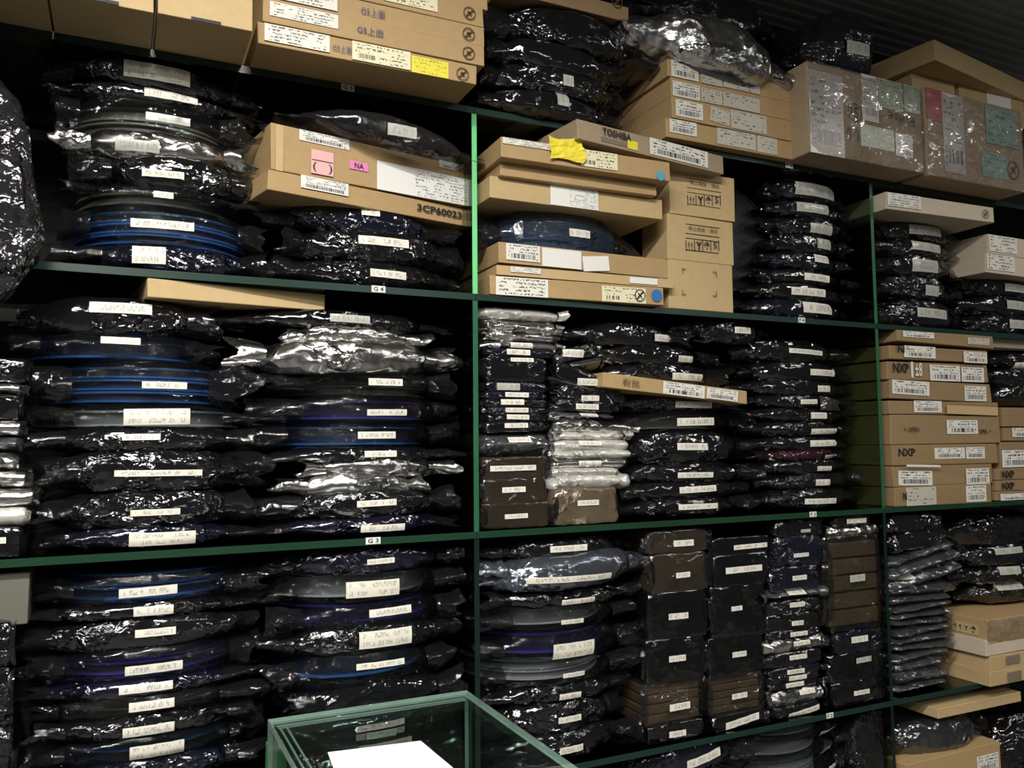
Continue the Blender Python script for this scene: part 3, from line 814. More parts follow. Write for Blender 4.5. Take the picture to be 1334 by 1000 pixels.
stack('third column above tag F3', 'bags above tag F3', [
    ('crinkled black bag with label', 738, 905, 420, 450, 'k', (854, 881, 435, 444), dict(A=0.008)),
    ('', 755, 950, 448, 474, 'h', (885, 908, 463, 471), dict(droop=1.0)), ('', 765, 960, 471, 499, 'h', (876, 922, 486, 495), dict(droop=0.8)),
    ('', 798, 985, 512, 536, 'k', (880, 929, 523, 531)), ('', 800, 992, 533, 563, 'o', (882, 932, 544, 554), dict(reels=1)),
    ('puffy crinkled grey bag', 805, 998, 560, 604, 'k', (883, 922, 577, 586), dict(A=0.010)), ('', 812, 1000, 601, 630, 'h', (884, 929, 615, 622)),
    ('', 805, 992, 626, 652, 'h', (885, 935, 633, 641)), ('', 805, 990, 648, 676, 'k', (884, 938, 656, 663)),
], floor=Z3, Y=0.02)
stack('fourth column above tag F3', 'bags above tag F3', [
    ('', 960, 1112, 441, 473, 'h', (1028, 1075, 455, 461)), ('', 965, 1125, 470, 496, 'h', (1055, 1095, 481, 489)), ('', 968, 1128, 493, 516, 'k', (1065, 1085, 502, 510)),
    ('black bag with silver end', 972, 1122, 513, 531, 'k', (1043, 1065, 520, 526), dict(A=0.007, foil=(1066, 1102, 515, 534))), ('', 972, 1130, 530, 551, 'k', (1056, 1078, 537, 545)), ('', 972, 1128, 549, 568, 'k', (1056, 1097, 558, 565)),
    ('', 972, 1125, 567, 587, 'k', (1055, 1098, 573, 581)), ('', 985, 1115, 585, 601, 'm', (1077, 1103, 592, 597), dict(lm='print_label_dim')), ('', 982, 1130, 598, 617, 'k', (1064, 1085, 607, 613)),
    ('', 985, 1140, 615, 637, 'k', (1062, 1082, 624, 632)), ('', 985, 1140, 636, 668, 'k', (1049, 1091, 649, 656)),
], floor=Z3, Y=0.03)
# ---- middle bay, below tag F3
stack('first column below tag F3', 'reel bags below tag F3', [
    ('', 628, 842, 700, 730, 'k', (717, 765, 710, 718)),
    ('', 626, 868, 724, 768, 'q', (690, 800, 750, 758), dict(tilt=0.05, A=0.007, Y=-0.012)),
    ('', 632, 845, 767, 792, 'k', (732, 776, 779, 786), dict(p=9)),
    ('', 628, 842, 789, 822, 'c', (731, 760, 806, 812), dict(reels=1)),
    ('bag with purple rim, large label', 628, 850, 820, 862, 'p', (721, 775, 836, 856), dict(reels=1, A=0.010)),
    ('', 630, 838, 858, 894, 'c', (733, 762, 875, 881), dict(reels=2, A=0.009)),
    ('', 630, 835, 892, 916, 'k', (729, 757, 902, 910), dict(A=0.010)),
    ('', 632, 830, 914, 956, 'k', (727, 757, 932, 940), dict(A=0.011)),
    ('', 632, 838, 954, 1010, 'k', (729, 760, 971, 980), dict(A=0.010)),
], floor=Z2)
stack('second column below tag F3', 'tray packs below tag F3', [
    ('', 842, 925, 690, 720, 'w', (877, 903, 703, 711)), ('', 846, 925, 720, 771, 'w', (880, 898, 745, 752)), ('black ribbed tray pack', 843, 923, 770, 832, 'd', (870, 896, 798, 806)),
    ('', 840, 920, 830, 888, 'd', (871, 893, 853, 861)), ('', 838, 920, 886, 944, 'x', (872, 898, 915, 924), dict(reels=4)), ('', 842, 920, 942, 978, 'd', (871, 893, 951, 959)),
], floor=Z2)
stack('third column below tag F3', 'tray packs below tag F3', [
    ('', 926, 1004, 699, 722, 'd', (955, 999, 708, 714)), ('', 928, 1003, 721, 763, 'd', (945, 992, 737, 745)), ('', 925, 1000, 762, 829, 'd', (952, 966, 789, 795)),
    ('', 922, 995, 827, 880, 'd', (953, 972, 848, 855)), ('', 922, 998, 877, 930, 'x', (953, 973, 902, 909), dict(reels=5)), ('', 928, 1000, 928, 958, 'd', (945, 988, 934, 943), dict(lrot=0.12)),
], floor=Z2)
stack('fourth column below tag F3', 'small bags below tag F3', [
    ('', 1008, 1076, 676, 698, 'l', (1042, 1055, 689, 693), dict(lm='print_label_dim')), ('', 1008, 1075, 697, 738, 'f', (1033, 1053, 720, 725)), ('', 1003, 1073, 736, 768, 'f', (1032, 1050, 749, 755)),
    ('', 992, 1075, 766, 784, 'g', (1028, 1050, 768, 774)), ('', 995, 1073, 781, 799, 'l', (1028, 1048, 784, 790)), ('', 995, 1073, 797, 822, 'l', (1031, 1046, 808, 814)),
    ('', 1000, 1072, 819, 830, 'l', (1029, 1051, 822, 828)), ('', 1000, 1082, 828, 849, 'z', (1033, 1055, 834, 840)), ('', 1000, 1076, 848, 868, 'l', (1028, 1051, 852, 858)),
    ('', 1000, 1075, 867, 879, 'f', (1025, 1047, 871, 877)), ('', 1000, 1072, 877, 887, 'f', (1027, 1050, 879, 885)), ('', 1000, 1070, 886, 896, 'l', (1023, 1047, 888, 894)),
    ('', 1000, 1080, 894, 920, 'z', (1042, 1062, 897, 903)), ('', 1005, 1072, 918, 940, 'l', (1027, 1068, 923, 930), dict(lrot=0.1)),
], floor=Z2)
stack('fifth column below tag F3', 'small bags below tag F3', [
    ('', 1086, 1138, 670, 684, 'l', (1102, 1128, 675, 681)), ('', 1084, 1148, 683, 699, 'z', None),
    ('tall see-through brown tray pack', 1079, 1155, 697, 820, 'x', (1107, 1126, 748, 757), dict(reels=5, lm='print_label_dim')),
    ('', 1088, 1157, 819, 851, 'f', (1108, 1130, 828, 836)), ('', 1080, 1158, 849, 886, 'd', (1115, 1135, 855, 862), dict(lm='print_label_dim', A=0.006)), ('', 1085, 1160, 885, 922, 'd', (1112, 1132, 898, 904), dict(A=0.006)),
], floor=Z2)
# ---- middle bay, below tag F2
stack('stack below F2 tag', 'bags below tag F2', [
    ('', 975, 1122, 940, 966, 'c', (1070, 1108, 950, 957), dict(reels=1)), ('', 970, 1120, 964, 992, 'c', (1075, 1105, 976, 984), dict(reels=1)), ('', 970, 1120, 990, 1030, 'c', (1085, 1106, 997, 1005), dict(reels=2)),
], Y=0.03)
bag('navy blue bag with long slanted label, lowest shelf below tray packs', 828, 985, 968, 1012, 'v', (895, 940, 982, 993), Y=0.01, lrot=0.15, mat='film_navy')
bag('crinkled clear black bag, beside second post below tag F2', 1112, 1164, 926, 1020, 't', None, Y=0.02, flat=True, A=0.01, mat='film_black')
# ---- top shelf pile, middle bay
stack('pile beside top shelf cartons', 'bags on the top shelf', [
    ('crumpled glossy black bag', 628, 868, 10, 58, 'k', None, dict(A=0.012, bow=0.0)),
    ('smooth black bag', 628, 822, 52, 88, 'h', None, dict(A=0.006)), ('crinkled black bag', 622, 830, 84, 121, 'k', (733, 747, 98, 112), dict(A=0.010, lm='print_label_dim')),
    ('crinkled smoky bag', 612, 822, 116, 152, 'k', (726, 742, 120, 138), dict(A=0.010, lm='print_label_dim')),
], floor=Z5, Y=-0.03)
stack('heaped on top shelf cartons', 'bags on the top shelf', [
    ('dark navy bag', 846, 1062, -8, 36, 'n', None, dict(A=0.008, Y=0.10)),
    ('wide creased silver foil pouch', 822, 1066, 22, 80, 's', None, dict(A=0.018, tilt=-0.09, Y=-0.08, cell=0.08, p=8, endk=0.25, D=0.2, mat='film_sheet', flap=False)),
    ('dull silver foil bag', 826, 1056, 76, 100, 'k', None, dict(A=0.006, tilt=-0.06, mat='film_grey', Y=-0.04, D=0.2)),
])
bag('black bag with square label, lying on the wrapped shipping carton', 1062, 1186, 18, 92, 'n', (1105, 1132, 55, 71), Y=-0.03, A=0.009, tilt=-0.08, group='bags on the top shelf', lm='print_label_dim')
bag('clear glossy film bag lying on the two label-covered cartons', 350, 652, 146, 182, 't', (505, 543, 163, 178), Y=-0.05, A=0.008, tilt=-0.09, p=2.2, endk=0.9, bay=False, lm='print_label_dim')
bag('clear bag of blue reels tucked between flat cartons', 628, 845, 272, 334, 'a', (741, 769, 299, 309), Y=0.012, reels=2, A=0.010, mat='film_bluish', D=0.3)
# ---- right bay
stack('stack under white-labelled slim carton, right', 'bags above the right carton stack', [
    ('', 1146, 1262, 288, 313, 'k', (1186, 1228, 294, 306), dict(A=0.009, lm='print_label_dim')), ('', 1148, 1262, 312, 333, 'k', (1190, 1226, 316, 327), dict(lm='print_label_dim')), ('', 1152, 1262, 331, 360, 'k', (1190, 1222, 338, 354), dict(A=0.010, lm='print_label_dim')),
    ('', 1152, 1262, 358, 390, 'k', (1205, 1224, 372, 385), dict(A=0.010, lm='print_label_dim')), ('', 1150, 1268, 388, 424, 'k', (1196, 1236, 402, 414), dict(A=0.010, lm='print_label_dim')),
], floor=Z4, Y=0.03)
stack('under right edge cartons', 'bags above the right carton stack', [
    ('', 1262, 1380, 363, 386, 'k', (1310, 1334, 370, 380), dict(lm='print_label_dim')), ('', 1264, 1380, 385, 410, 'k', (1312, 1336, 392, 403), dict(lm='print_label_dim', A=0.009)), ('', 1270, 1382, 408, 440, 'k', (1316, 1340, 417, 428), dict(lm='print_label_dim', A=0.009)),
], floor=Z4, Y=0.03)
stack('stack above right edge cartons', 'black bags at the right edge', [
    ('', 1284, 1400, 458, 480, 'h', (1325, 1345, 472, 480)), ('', 1286, 1400, 478, 504, 'k', None, dict(A=0.009)), ('', 1288, 1400, 502, 528, 'k', None, dict(A=0.009)),
], Y=0.05)
rows = []
pz = [(668, 692, 1158, 1232), (691, 714, 1160, 1240), (713, 728, 1160, 1250), (727, 744, 1162, 1256), (743, 762, 1160, 1262), (761, 776, 1160, 1252), (775, 786, 1162, 1246), (785, 797, 1163, 1247), (796, 806, 1166, 1246), (805, 816, 1166, 1248), (815, 828, 1168, 1246), (827, 838, 1166, 1250), (837, 848, 1168, 1248), (847, 860, 1166, 1240), (859, 873, 1168, 1238), (872, 890, 1168, 1242), (889, 910, 1168, 1238)]
for i, (a, b, c, d) in enumerate(pz):
    rows.append(('', c, d, a, b, 'g' if 1 < i else 't', (1164, 1196, 750, 756) if i == 4 else None, dict(tilt=0.16 if 1 < i < 5 else 0.05 * math.sin(i * 2.0), A=0.008, flat=True, mat='film_grey' if i > 1 else 'film_black')))
    if i < 2: rows[-1] = ('flat glossy black bag',) + rows[-1][1:]
stack('pouch stack beside second post', 'shielding pouches by the second post', rows, floor=Z2, Y=0.02)
stack('below right carton stack', 'bags below the right carton stack', [
    ('', 1222, 1400, 668, 712, 'k', None, dict(A=0.010)), ('', 1240, 1400, 708, 738, 'k', (1300, 1332, 713, 721), dict(A=0.009, lm='print_label_dim')), ('', 1256, 1400, 734, 762, 'k', (1306, 1330, 738, 748), dict(A=0.009, lm='print_label_dim')), ('', 1260, 1400, 760, 784, 'k', (1306, 1334, 760, 768), dict(lm='print_label_dim')),
], Y=0.05)
bag('crumpled clear film bag beneath loose cardboard flap, lower right', 1168, 1304, 938, 982, 't', None, Y=0.0, A=0.014, mat='film_glint')
bag('black bag in the lower right corner beside crumpled film', 1296, 1420, 925, 1010, 'k', None, Y=0.04, A=0.009)

# ------------------------------------------------------------------ cartons
CART = [100]


def carton(label, TL, TR, BR, BL, mat='kraft', Y=0.0, depth=0.3, rot=None, floor=None, name='carton', group=None, bevel=0.0015, jitter=0.0012, cat='box', tray=False):
    CART[0] += 1; rng = random.Random(CART[0])
    lm = ((TL[0] + BL[0]) / 2, (TL[1] + BL[1]) / 2); rm = ((TR[0] + BR[0]) / 2, (TR[1] + BR[1]) / 2)
    pl = at(*lm, Y); pr = at(*rm, Y)
    if rot is None:
        ang = 0.0
        if abs(pl[2] - CAM[2]) > 0.18:
            q = atz(*rm, pl[2]); ang = math.atan2(q[1] - pl[1], q[0] - pl[0])
            ang = max(-0.30, min(0.30, ang))
        rot = ang
    # right end: intersect the view ray with the front plane through pl turned by rot
    def on_face(px, py):
        d = FWD + RIGHT * (px - 667.0) / FPX + UP * (500.0 - py) / FPX
        n = np.array([-math.sin(rot), math.cos(rot), 0.0])
        k = ((pl - CAM) @ n) / (d @ n)
        return CAM + d * k
    ex = np.array([math.cos(rot), math.sin(rot), 0.0])
    pr = on_face(*rm)
    w = (pr - pl) @ ex
    zt = (on_face(*TL)[2] + on_face(*TR)[2]) / 2; zb = (on_face(*BL)[2] + on_face(*BR)[2]) / 2
    if floor is not None: zb = floor + 0.0005
    h = zt - zb
    org = pl + ex * w / 2; org = np.array([org[0], org[1], zb])
    if tray:
        k = 0.004
        bm = bmesh.new()
        for lo, hi in (((-w / 2, 0, 0), (w / 2, k, h)), ((-w / 2, depth - k, 0), (w / 2, depth, h)), ((-w / 2, k, 0), (-w / 2 + k, depth - k, h)), ((w / 2 - k, k, 0), (w / 2, depth - k, h)), ((-w / 2 + k, k, 0), (w / 2 - k, depth - k, k))):
            r_ = bmesh.ops.create_cube(bm, size=1.0)
            for v in r_['verts']: v.co = Vector([(lo[q] + hi[q]) / 2 + v.co[q] * (hi[q] - lo[q]) for q in range(3)])
        me = bpy.data.meshes.new(name); bm.to_mesh(me); bm.free(); me.materials.append(MATS[mat])
    else:
        me = box_mesh(name, (-w / 2, 0, 0), (w / 2, depth, h), MATS[mat], bevel, jitter, rng)
    ob = link(name, me, loc=tuple(org), rotz=rot)
    tag(ob, label, cat, group)

    def loc(px, py):
        q = on_face(px, py) - org
        return q @ ex, q[2]
    ob_info = dict(o=ob, loc=loc, w=w, h=h, d=depth, rot=rot, org=org)
    return ob_info


def sticker(b, x0, x1, y0, y1, mat, name='sticker', y=-0.0022, rot=0.0, clamp=True):
    """x0..x1, y0..y1: the extent of the sticker at its own middle lines, as measured on the photograph"""
    cx, cyp = (x0 + x1) / 2, (y0 + y1) / 2
    c = b['loc'](cx, cyp); l = b['loc'](x0, cyp); r = b['loc'](x1, cyp); t = b['loc'](cx, y0); bo = b['loc'](cx, y1)
    cz = min(max(c[1], 0.003), b['h'] - 0.003)
    hh = min(t[1] - bo[1], 2 * min(cz, b['h'] - cz) - 0.001) if clamp else t[1] - bo[1]
    if not clamp: cz = c[1]
    return put_quad(b['o'], c[0], cz, r[0] - l[0], max(hh, 0.004), y, mat, rot, name)


def note(b, x0, x1, y0, y1, mat, name='yellow_note', y=-0.008):
    cx, cyp = (x0 + x1) / 2, (y0 + y1) / 2
    c = b['loc'](cx, cyp); w = b['loc'](x1, cyp)[0] - b['loc'](x0, cyp)[0]; h = b['loc'](cx, y0)[1] - b['loc'](cx, y1)[1]
    n = 9
    U, V = np.meshgrid(np.linspace(-1, 1, n), np.linspace(-1, 1, n), indexing='ij')
    P = np.stack([U.ravel(), np.zeros(n * n), V.ravel()], 1)
    rg = 1 + 0.22 * vnoise(P * 1.7 + 5, 5)
    X = P[:, 0] * w / 2 * rg; Z = P[:, 2] * h / 2 * (1 + 0.25 * vnoise(P * 1.9 + 9, 6))
    Yc = 0.005 * crumple(np.stack([X, np.zeros(n * n), Z], 1) + 3, 8, 0.018)
    return link(name, mesh_from(name, np.stack([X, Yc, Z], 1), grid_faces(n, n), MATS[mat]), b['o'], (c[0], y, c[1]))


def word(b, s, x0, x1, y0, y1, mat='ink_black', bold=0.0, rot=0.0, y=-0.0034, name='lettering'):
    cx, cyp = (x0 + x1) / 2, (y0 + y1) / 2
    c = b['loc'](cx, cyp); l = b['loc'](x0, cyp); r = b['loc'](x1, cyp); t = b['loc'](cx, y0); bo = b['loc'](cx, y1)
    return put_text(b['o'], s, c[0], c[1], r[0] - l[0], t[1] - bo[1], y, mat, bold, rot, name)


def ring(b, px, py, rpx, mat='ink_brown', cross=True, thick=0.16, name='round_mark'):
    c = b['loc'](px, py); r = abs(b['loc'](px + rpx, py)[0] - c[0])
    V = []; F = []; n = 24
    for i in range(n):
        a = 2 * math.pi * i / n
        V += [(r * math.cos(a), 0, r * math.sin(a)), (r * (1 - thick) * math.cos(a), 0, r * (1 - thick) * math.sin(a))]
        F.append((2 * i, 2 * i + 1, (2 * i + 3) % (2 * n), (2 * i + 2) % (2 * n)))
    if cross:
        k = len(V); q = r * 0.6; w = r * 0.09
        V += [(-q - w, 0, -q + w), (-q + w, 0, -q - w), (q + w, 0, q - w), (q - w, 0, q + w)]; F.append((k, k + 1, k + 2, k + 3))
        k = len(V); V += [(-q * .5 - w, 0, q * .5 - w), (-q * .5 + w, 0, q * .5 + w), (q * .5 + w, 0, -q * .5 + w), (q * .5 - w, 0, -q * .5 - w)]; F.append((k, k + 1, k + 2, k + 3))
    return link(name, mesh_from(name, V, F, MATS[mat]), b['o'], (c[0], -0.003, c[1]))


def slot(b, x0, x1, y0, y1, mat='ink_black', name='hand_hole'):
    return sticker(b, x0, x1, y0, y1, mat, name, y=-0.0016)


def disc_sticker(b, px, py, rpx, mat, name='round_sticker'):
    c = b['loc'](px, py); r = abs(b['loc'](px + rpx, py)[0] - c[0]); n = 20
    V = [(r * math.cos(2 * math.pi * i / n), 0, r * math.sin(2 * math.pi * i / n)) for i in range(n)]
    return link(name, mesh_from(name, V, [tuple(range(n))], MATS[mat]), b['o'], (c[0], -0.0025, c[1]))


def tape(b, px, wpx, mat='kraft_light', name='packing_tape'):
    c = b['loc'](px, (0))[0]; w = abs(b['loc'](px + wpx, 500)[0] - b['loc'](px, 500)[0])
    return put_quad(b['o'], c, b['h'] / 2, w, b['h'] * 0.985, -0.0014, mat, 0, name)


# --- top shelf, left: three plain cartons, then the flat carton stack
OH = -0.128
for i, (a, TL, TR, BR, BL) in enumerate((
        ('plain brown carton at the left end of the top shelf', (-70, -75), (61, -52), (61, 11), (-70, -10)),
        ('second plain brown carton from the left on the top shelf', (64, -50), (200, -27), (200, 16), (64, -8)),
        ('plain brown carton with slot, next to the flat carton stack', (205, -26), (330, -4), (330, 42), (205, 18)))):
    b = carton(a, TL, TR, BR, BL, 'kraft_light', OH, 0.5, rot=0.0, group='plain cartons on the top shelf', floor=Z5)
    if i == 1: slot(b, 113, 155, 0, 5)
    if i == 2: slot(b, 249, 288, 30, 36)
flat = []
for i, (a, TL, TR, BR, BL, m) in enumerate((
        ('lowest flat carton with yellow note under handwritten cartons', (336, 27), (621, 87), (621, 113), (335, 55), 'kraft'),
        ('flat carton with handwritten note just above the yellow-note carton', (343, 1), (631, 60), (631, 86), (340, 28), 'kraft'),
        ('flat carton third from bottom in the handwritten carton stack', (347, -26), (631, 34), (631, 60), (343, 1), 'kraft'),
        ('flat carton fourth from bottom in the handwritten carton stack', (347, -52), (629, 8), (630, 34), (347, -26), 'kraft'),
        ('topmost flat carton of the handwritten carton stack', (350, -76), (635, -17), (635, 8), (350, -50), 'kraft'))):
    b = carton(a, TL, TR, BR, BL, m, -0.094, 0.46, rot=0.0, group='flat cartons on the top shelf', floor=Z5 if i == 0 else None)
    flat.append(b)
b = flat[0]
sticker(b, 345, 430, 36, 64, 'print_sticker'); word(b, 'G5上面', 433, 458, 60, 69, 'ink_blue'); sticker(b, 459, 535, 60, 86, 'print_cream'); sticker(b, 536, 584, 75, 101, 'print_yellow', 'yellow_note'); ring(b, 602, 97, 8)
b = flat[1]
sticker(b, 352, 441, 6, 35, 'print_sticker'); word(b, 'G5上面', 465, 499, 37, 47, 'ink_blue'); ring(b, 610, 70, 8)
b = flat[2]
sticker(b, 355, 440, -19, 9, 'print_sticker'); word(b, 'G5上面', 470, 501, 12, 22, 'ink_blue'); ring(b, 610, 45, 8)
b = flat[3]
sticker(b, 500, 570, -12, 10, 'print_cream'); ring(b, 611, 18, 8)
# box lying on the crumpled bags
b = carton('brown carton lying on the crumpled bag pile at picture top', (650, -22), (819, -2), (819, 21), (650, -4), 'kraft_dull', -0.02, 0.3, rot=0.0); ring(b, 803, 3, 7)
# --- top shelf middle: four cartons with receipts
for i, (TL, TR, BR, BL, lb) in enumerate((
        ((868, 152), (1051, 190), (1049, 214), (867, 177), 'lowest'), ((875, 124), (1056, 163), (1056, 190), (875, 152), 'second lowest'),
        ((874, 98), (1055, 139), (1056, 163), (875, 124), 'second highest'), ((870, 75), (1049, 117), (1050, 139), (871, 98), 'topmost'))):
    b = carton(f'{lb} of four brown cartons with taped receipts on the top shelf', TL, TR, BR, BL, 'kraft', -0.022, 0.36, rot=0.0, group='receipt cartons on the top shelf', floor=Z5 if i == 0 else None)
    ox = (-4, 4, 0, -2)[i]; cy = (165, 142, 117, 91)[i]
    sticker(b, 876 + ox, 911 + ox, cy - 9, cy + 12, 'print_barcode')
    if i == 0: sticker(b, 934, 984, cy + 6, cy + 27, 'print_receipt', 'receipt'); sticker(b, 986, 1012, cy + 14, cy + 35, 'print_receipt', 'receipt')
    if i == 1: sticker(b, 925, 950, cy + 0, cy + 19, 'print_receipt', 'receipt', rot=0.1); sticker(b, 952, 998, cy + 6, cy + 29, 'print_receipt', 'receipt')
    if i >= 2: sticker(b, 913, 940, cy - 2, cy + 20, 'print_receipt', 'receipt'); sticker(b, 942, 989, cy + 6, cy + 28, 'print_receipt', 'receipt')
# --- wrapped shipping cartons


def wrap(b):
    w, h, d = b['w'], b['h'], b['d']
    nx, nz = 40, 30
    rs = np.random.RandomState(CART[0])
    gx = np.linspace(-w / 2 - 0.002, w / 2 + 0.002, nx); gz = np.linspace(0, h, nz)
    G = np.stack(np.meshgrid(gx, gz, indexing='ij'), 2).reshape(-1, 2)
    P = np.stack([G[:, 0], np.zeros(len(G)), G[:, 1]], 1)
    k = crumple(P + CART[0], CART[0], 0.05)
    ez = np.minimum(G[:, 1], h - G[:, 1]); ex_ = w / 2 - np.abs(G[:, 0])
    P[:, 1] = -0.008 + 0.006 * k + 0.006 * np.exp(-ez / 0.012) + 0.005 * np.exp(-ex_ / 0.012)
    return link('stretch_wrap', mesh_from('stretch_wrap', P, grid_faces(nx, nz), MATS['tape_wrap'], smooth=True), b['o'])


b = carton('film-wrapped shipping carton with white and green labels, left one', (1051, 84), (1200, 110), (1203, 226), (1056, 199), 'kraft_grey', -0.078, 0.4, rot=0.0, floor=Z5, bevel=0.004)
sticker(b, 1054, 1098, 92, 205, 'print_shipping'); sticker(b, 1122, 1143, 97, 160, 'print_shipping'); sticker(b, 1144, 1174, 102, 146, 'print_green'); sticker(b, 1177, 1197, 110, 150, 'print_green')
sticker(b, 1121, 1164, 166, 194, 'print_green'); sticker(b, 1166, 1188, 175, 205, 'print_shipping'); word(b, 'Pulse', 1156, 1190, 149, 162, 'ink_black', 0.0, math.pi); ring(b, 1112, 147, 9, 'ink_black', False, 0.1)
word(b, '15', 1107, 1117, 140, 154, 'ink_black'); word(b, '↑↑', 1101, 1119, 166, 188, 'ink_brown'); wrap(b)
b = carton('film-wrapped shipping carton with red label, at right edge', (1203, 112), (1331, 146), (1336, 254), (1211, 228), 'kraft_grey', -0.078, 0.4, rot=0.0, floor=Z5, bevel=0.004)
sticker(b, 1206, 1226, 115, 158, 'paper_red'); sticker(b, 1228, 1255, 124, 225, 'print_shipping'); sticker(b, 1284, 1324, 142, 190, 'print_teal'); sticker(b, 1279, 1312, 200, 232, 'print_teal'); ring(b, 1319, 222, 8, 'ink_brown'); wrap(b)
# things standing behind the wrapped cartons
b = carton('small tan carton behind the gap between wrapped cartons', (1188, 93), (1243, 107), (1246, 150), (1190, 140), 'kraft_light', 0.06, 0.2, rot=0.0)
b = carton('small tan carton with white label behind the right wrapped carton', (1250, 110), (1334, 128), (1334, 165), (1250, 150), 'kraft_light', 0.06, 0.2, rot=0.0); sticker(b, 1285, 1316, 122, 140, 'paper_white')
b = carton('long flat carton lying highest, top right corner', (1218, 52), (1380, 128), (1380, 152), (1217, 76), 'kraft_light', -0.02, 0.32, rot=None)
# --- above tag F4: cartons
b = carton('flat carton with large black lettering and small yellow square', (752, 154), (942, 204), (942, 227), (752, 181), 'kraft_grey', -0.085, 0.34)
word(b, 'TOSHIBA', 784, 821, 171, 180, 'ink_black', 0.03); slot(b, 783, 817, 182, 188, 'ink_grey', 'printed_band'); sticker(b, 817, 830, 184, 195, 'paper_yellow', 'yellow_square'); sticker(b, 847, 922, 184, 215, 'print_barcode'); 
b = carton('flat carton with crumpled yellow note above the tag F4 cartons', (653, 170), (874, 219), (872, 241), (652, 199), 'kraft', -0.06, 0.36, rot=-0.03)
sticker(b, 655, 718, 173, 202, 'print_sticker'); note(b, 716, 758, 182, 210, 'paper_yellow'); sticker(b, 756, 804, 197, 220, 'print_cream'); disc_sticker(b, 860, 229, 5.5, 'sticker_blue')
b = carton('plain brown carton directly under the yellow-note carton', (652, 200), (856, 243), (855, 259), (652, 224), 'kraft', -0.035, 0.34, rot=-0.02)
b = carton('brown carton with one white label above the blue reel bag', (638, 227), (863, 262), (862, 287), (638, 255), 'kraft_light', -0.022, 0.36, rot=0.0)
sticker(b, 717, 779, 241, 274, 'print_white_sparse')
b = carton('open shallow carton with torn white labels under blue reel bag', (648, 314), (871, 339), (871, 362), (651, 342), 'kraft', 0.0, 0.36, tray=True)
sticker(b, 659, 703, 319, 340, 'print_barcode'); sticker(b, 706, 757, 324, 350, 'paper_white'); sticker(b, 759, 793, 331, 356, 'paper_white', rot=-0.1)
b = carton('thin open cardboard tray between two label-covered flat cartons', (650, 345), (877, 364), (877, 375), (644, 357), 'kraft_light', -0.005, 0.34, tray=True); sticker(b, 665, 704, 347, 357, 'print_sticker'); sticker(b, 820, 856, 362, 370, 'paper_white')
b = carton('bottom flat carton with blue round sticker and cream label', (638, 357), (865, 375), (864, 398), (638, 385), 'kraft', 0.0, 0.36, floor=Z4)
sticker(b, 646, 714, 361, 387, 'print_sticker'); sticker(b, 784, 841, 374, 394, 'print_cream'); ring(b, 833, 385, 7, 'ink_black'); disc_sticker(b, 855, 385, 7, 'sticker_deep_blue')
for i, (TL, TR, BR, BL, lb) in enumerate((
        ((871, 338), (956, 345), (954, 404), (871, 399), 'bottom small square carton, no arrows, of the three by black reel'),
        ((870, 280), (956, 288), (956, 345), (870, 338), 'middle small square carton with handling symbols by black reel'),
        ((873, 221), (957, 230), (957, 287), (871, 279), 'top small square carton with handling symbols by black reel'))):
    b = carton(lb, TL, TR, BR, BL, 'kraft_light', 0.0, 0.10, rot=0.0, group='small square cartons by the black reel', floor=Z4 if i == 0 else None)
    if i:
        dy = (0, 59, 0)[i]
        x0 = 895 if i == 2 else 893
        for (xa, xb, ya, yb) in ((x0, x0 + 44, 235 + dy, 236 + dy), (x0, x0 + 44, 247 + dy, 248 + dy), (x0, x0 + 43, 253 + dy, 254 + dy), (x0, x0 + 43, 268 + dy, 269 + dy)):
            sticker(b, xa, xb, ya, yb, 'ink_black', 'printed_line', y=-0.0016).scale[2] = 0.3
        for xv in (x0, x0 + 11, x0 + 21.5, x0 + 32, x0 + 42.5):
            sticker(b, xv, xv + 0.8, 254 + dy, 268 + dy, 'ink_black', 'printed_line', y=-0.0016)
        word(b, '禁止踏壓・橫放', x0 + 3, x0 + 41, 238 + dy, 243 + dy, 'ink_brown'); 
        word(b, '↑↑', x0 + 2, x0 + 9, 256 + dy, 267 + dy, 'ink_black', 0.02); word(b, 'Y', x0 + 13, x0 + 20, 256 + dy, 267 + dy, 'ink_black', 0.05); word(b, '☂', x0 + 23, x0 + 31, 256 + dy, 267 + dy, 'ink_black', 0.03); word(b, '5', x0 + 35, x0 + 40, 257 + dy, 265 + dy, 'ink_black')
    else:
        for (px, py, s) in ((890, 353, '┌'), (930, 357, '┐'), (890, 381, '└'), (930, 383, '┘')):
            word(b, s, px - 2.5, px + 2.5, py - 3, py + 3, 'ink_brown', 0.03)
b = carton('slim brown carton with handwriting lying between black bags above tag F3', (785, 487), (973, 508), (973, 525), (784, 505), 'kraft', -0.012, 0.26, rot=0.0)
word(b, '有批', 809, 832, 500, 510, 'ink_brown'); sticker(b, 863, 917, 499, 515, 'print_barcode'); sticker(b, 920, 960, 501, 515, 'print_barcode')
b['o'].rotation_euler = (0, 0.085, 0)
b = carton('small bright green box left of the glass case, bottom edge', (352, 978), (374, 975), (374, 1030), (352, 1034), 'plastic_green', -0.03, 0.05, rot=0.0)
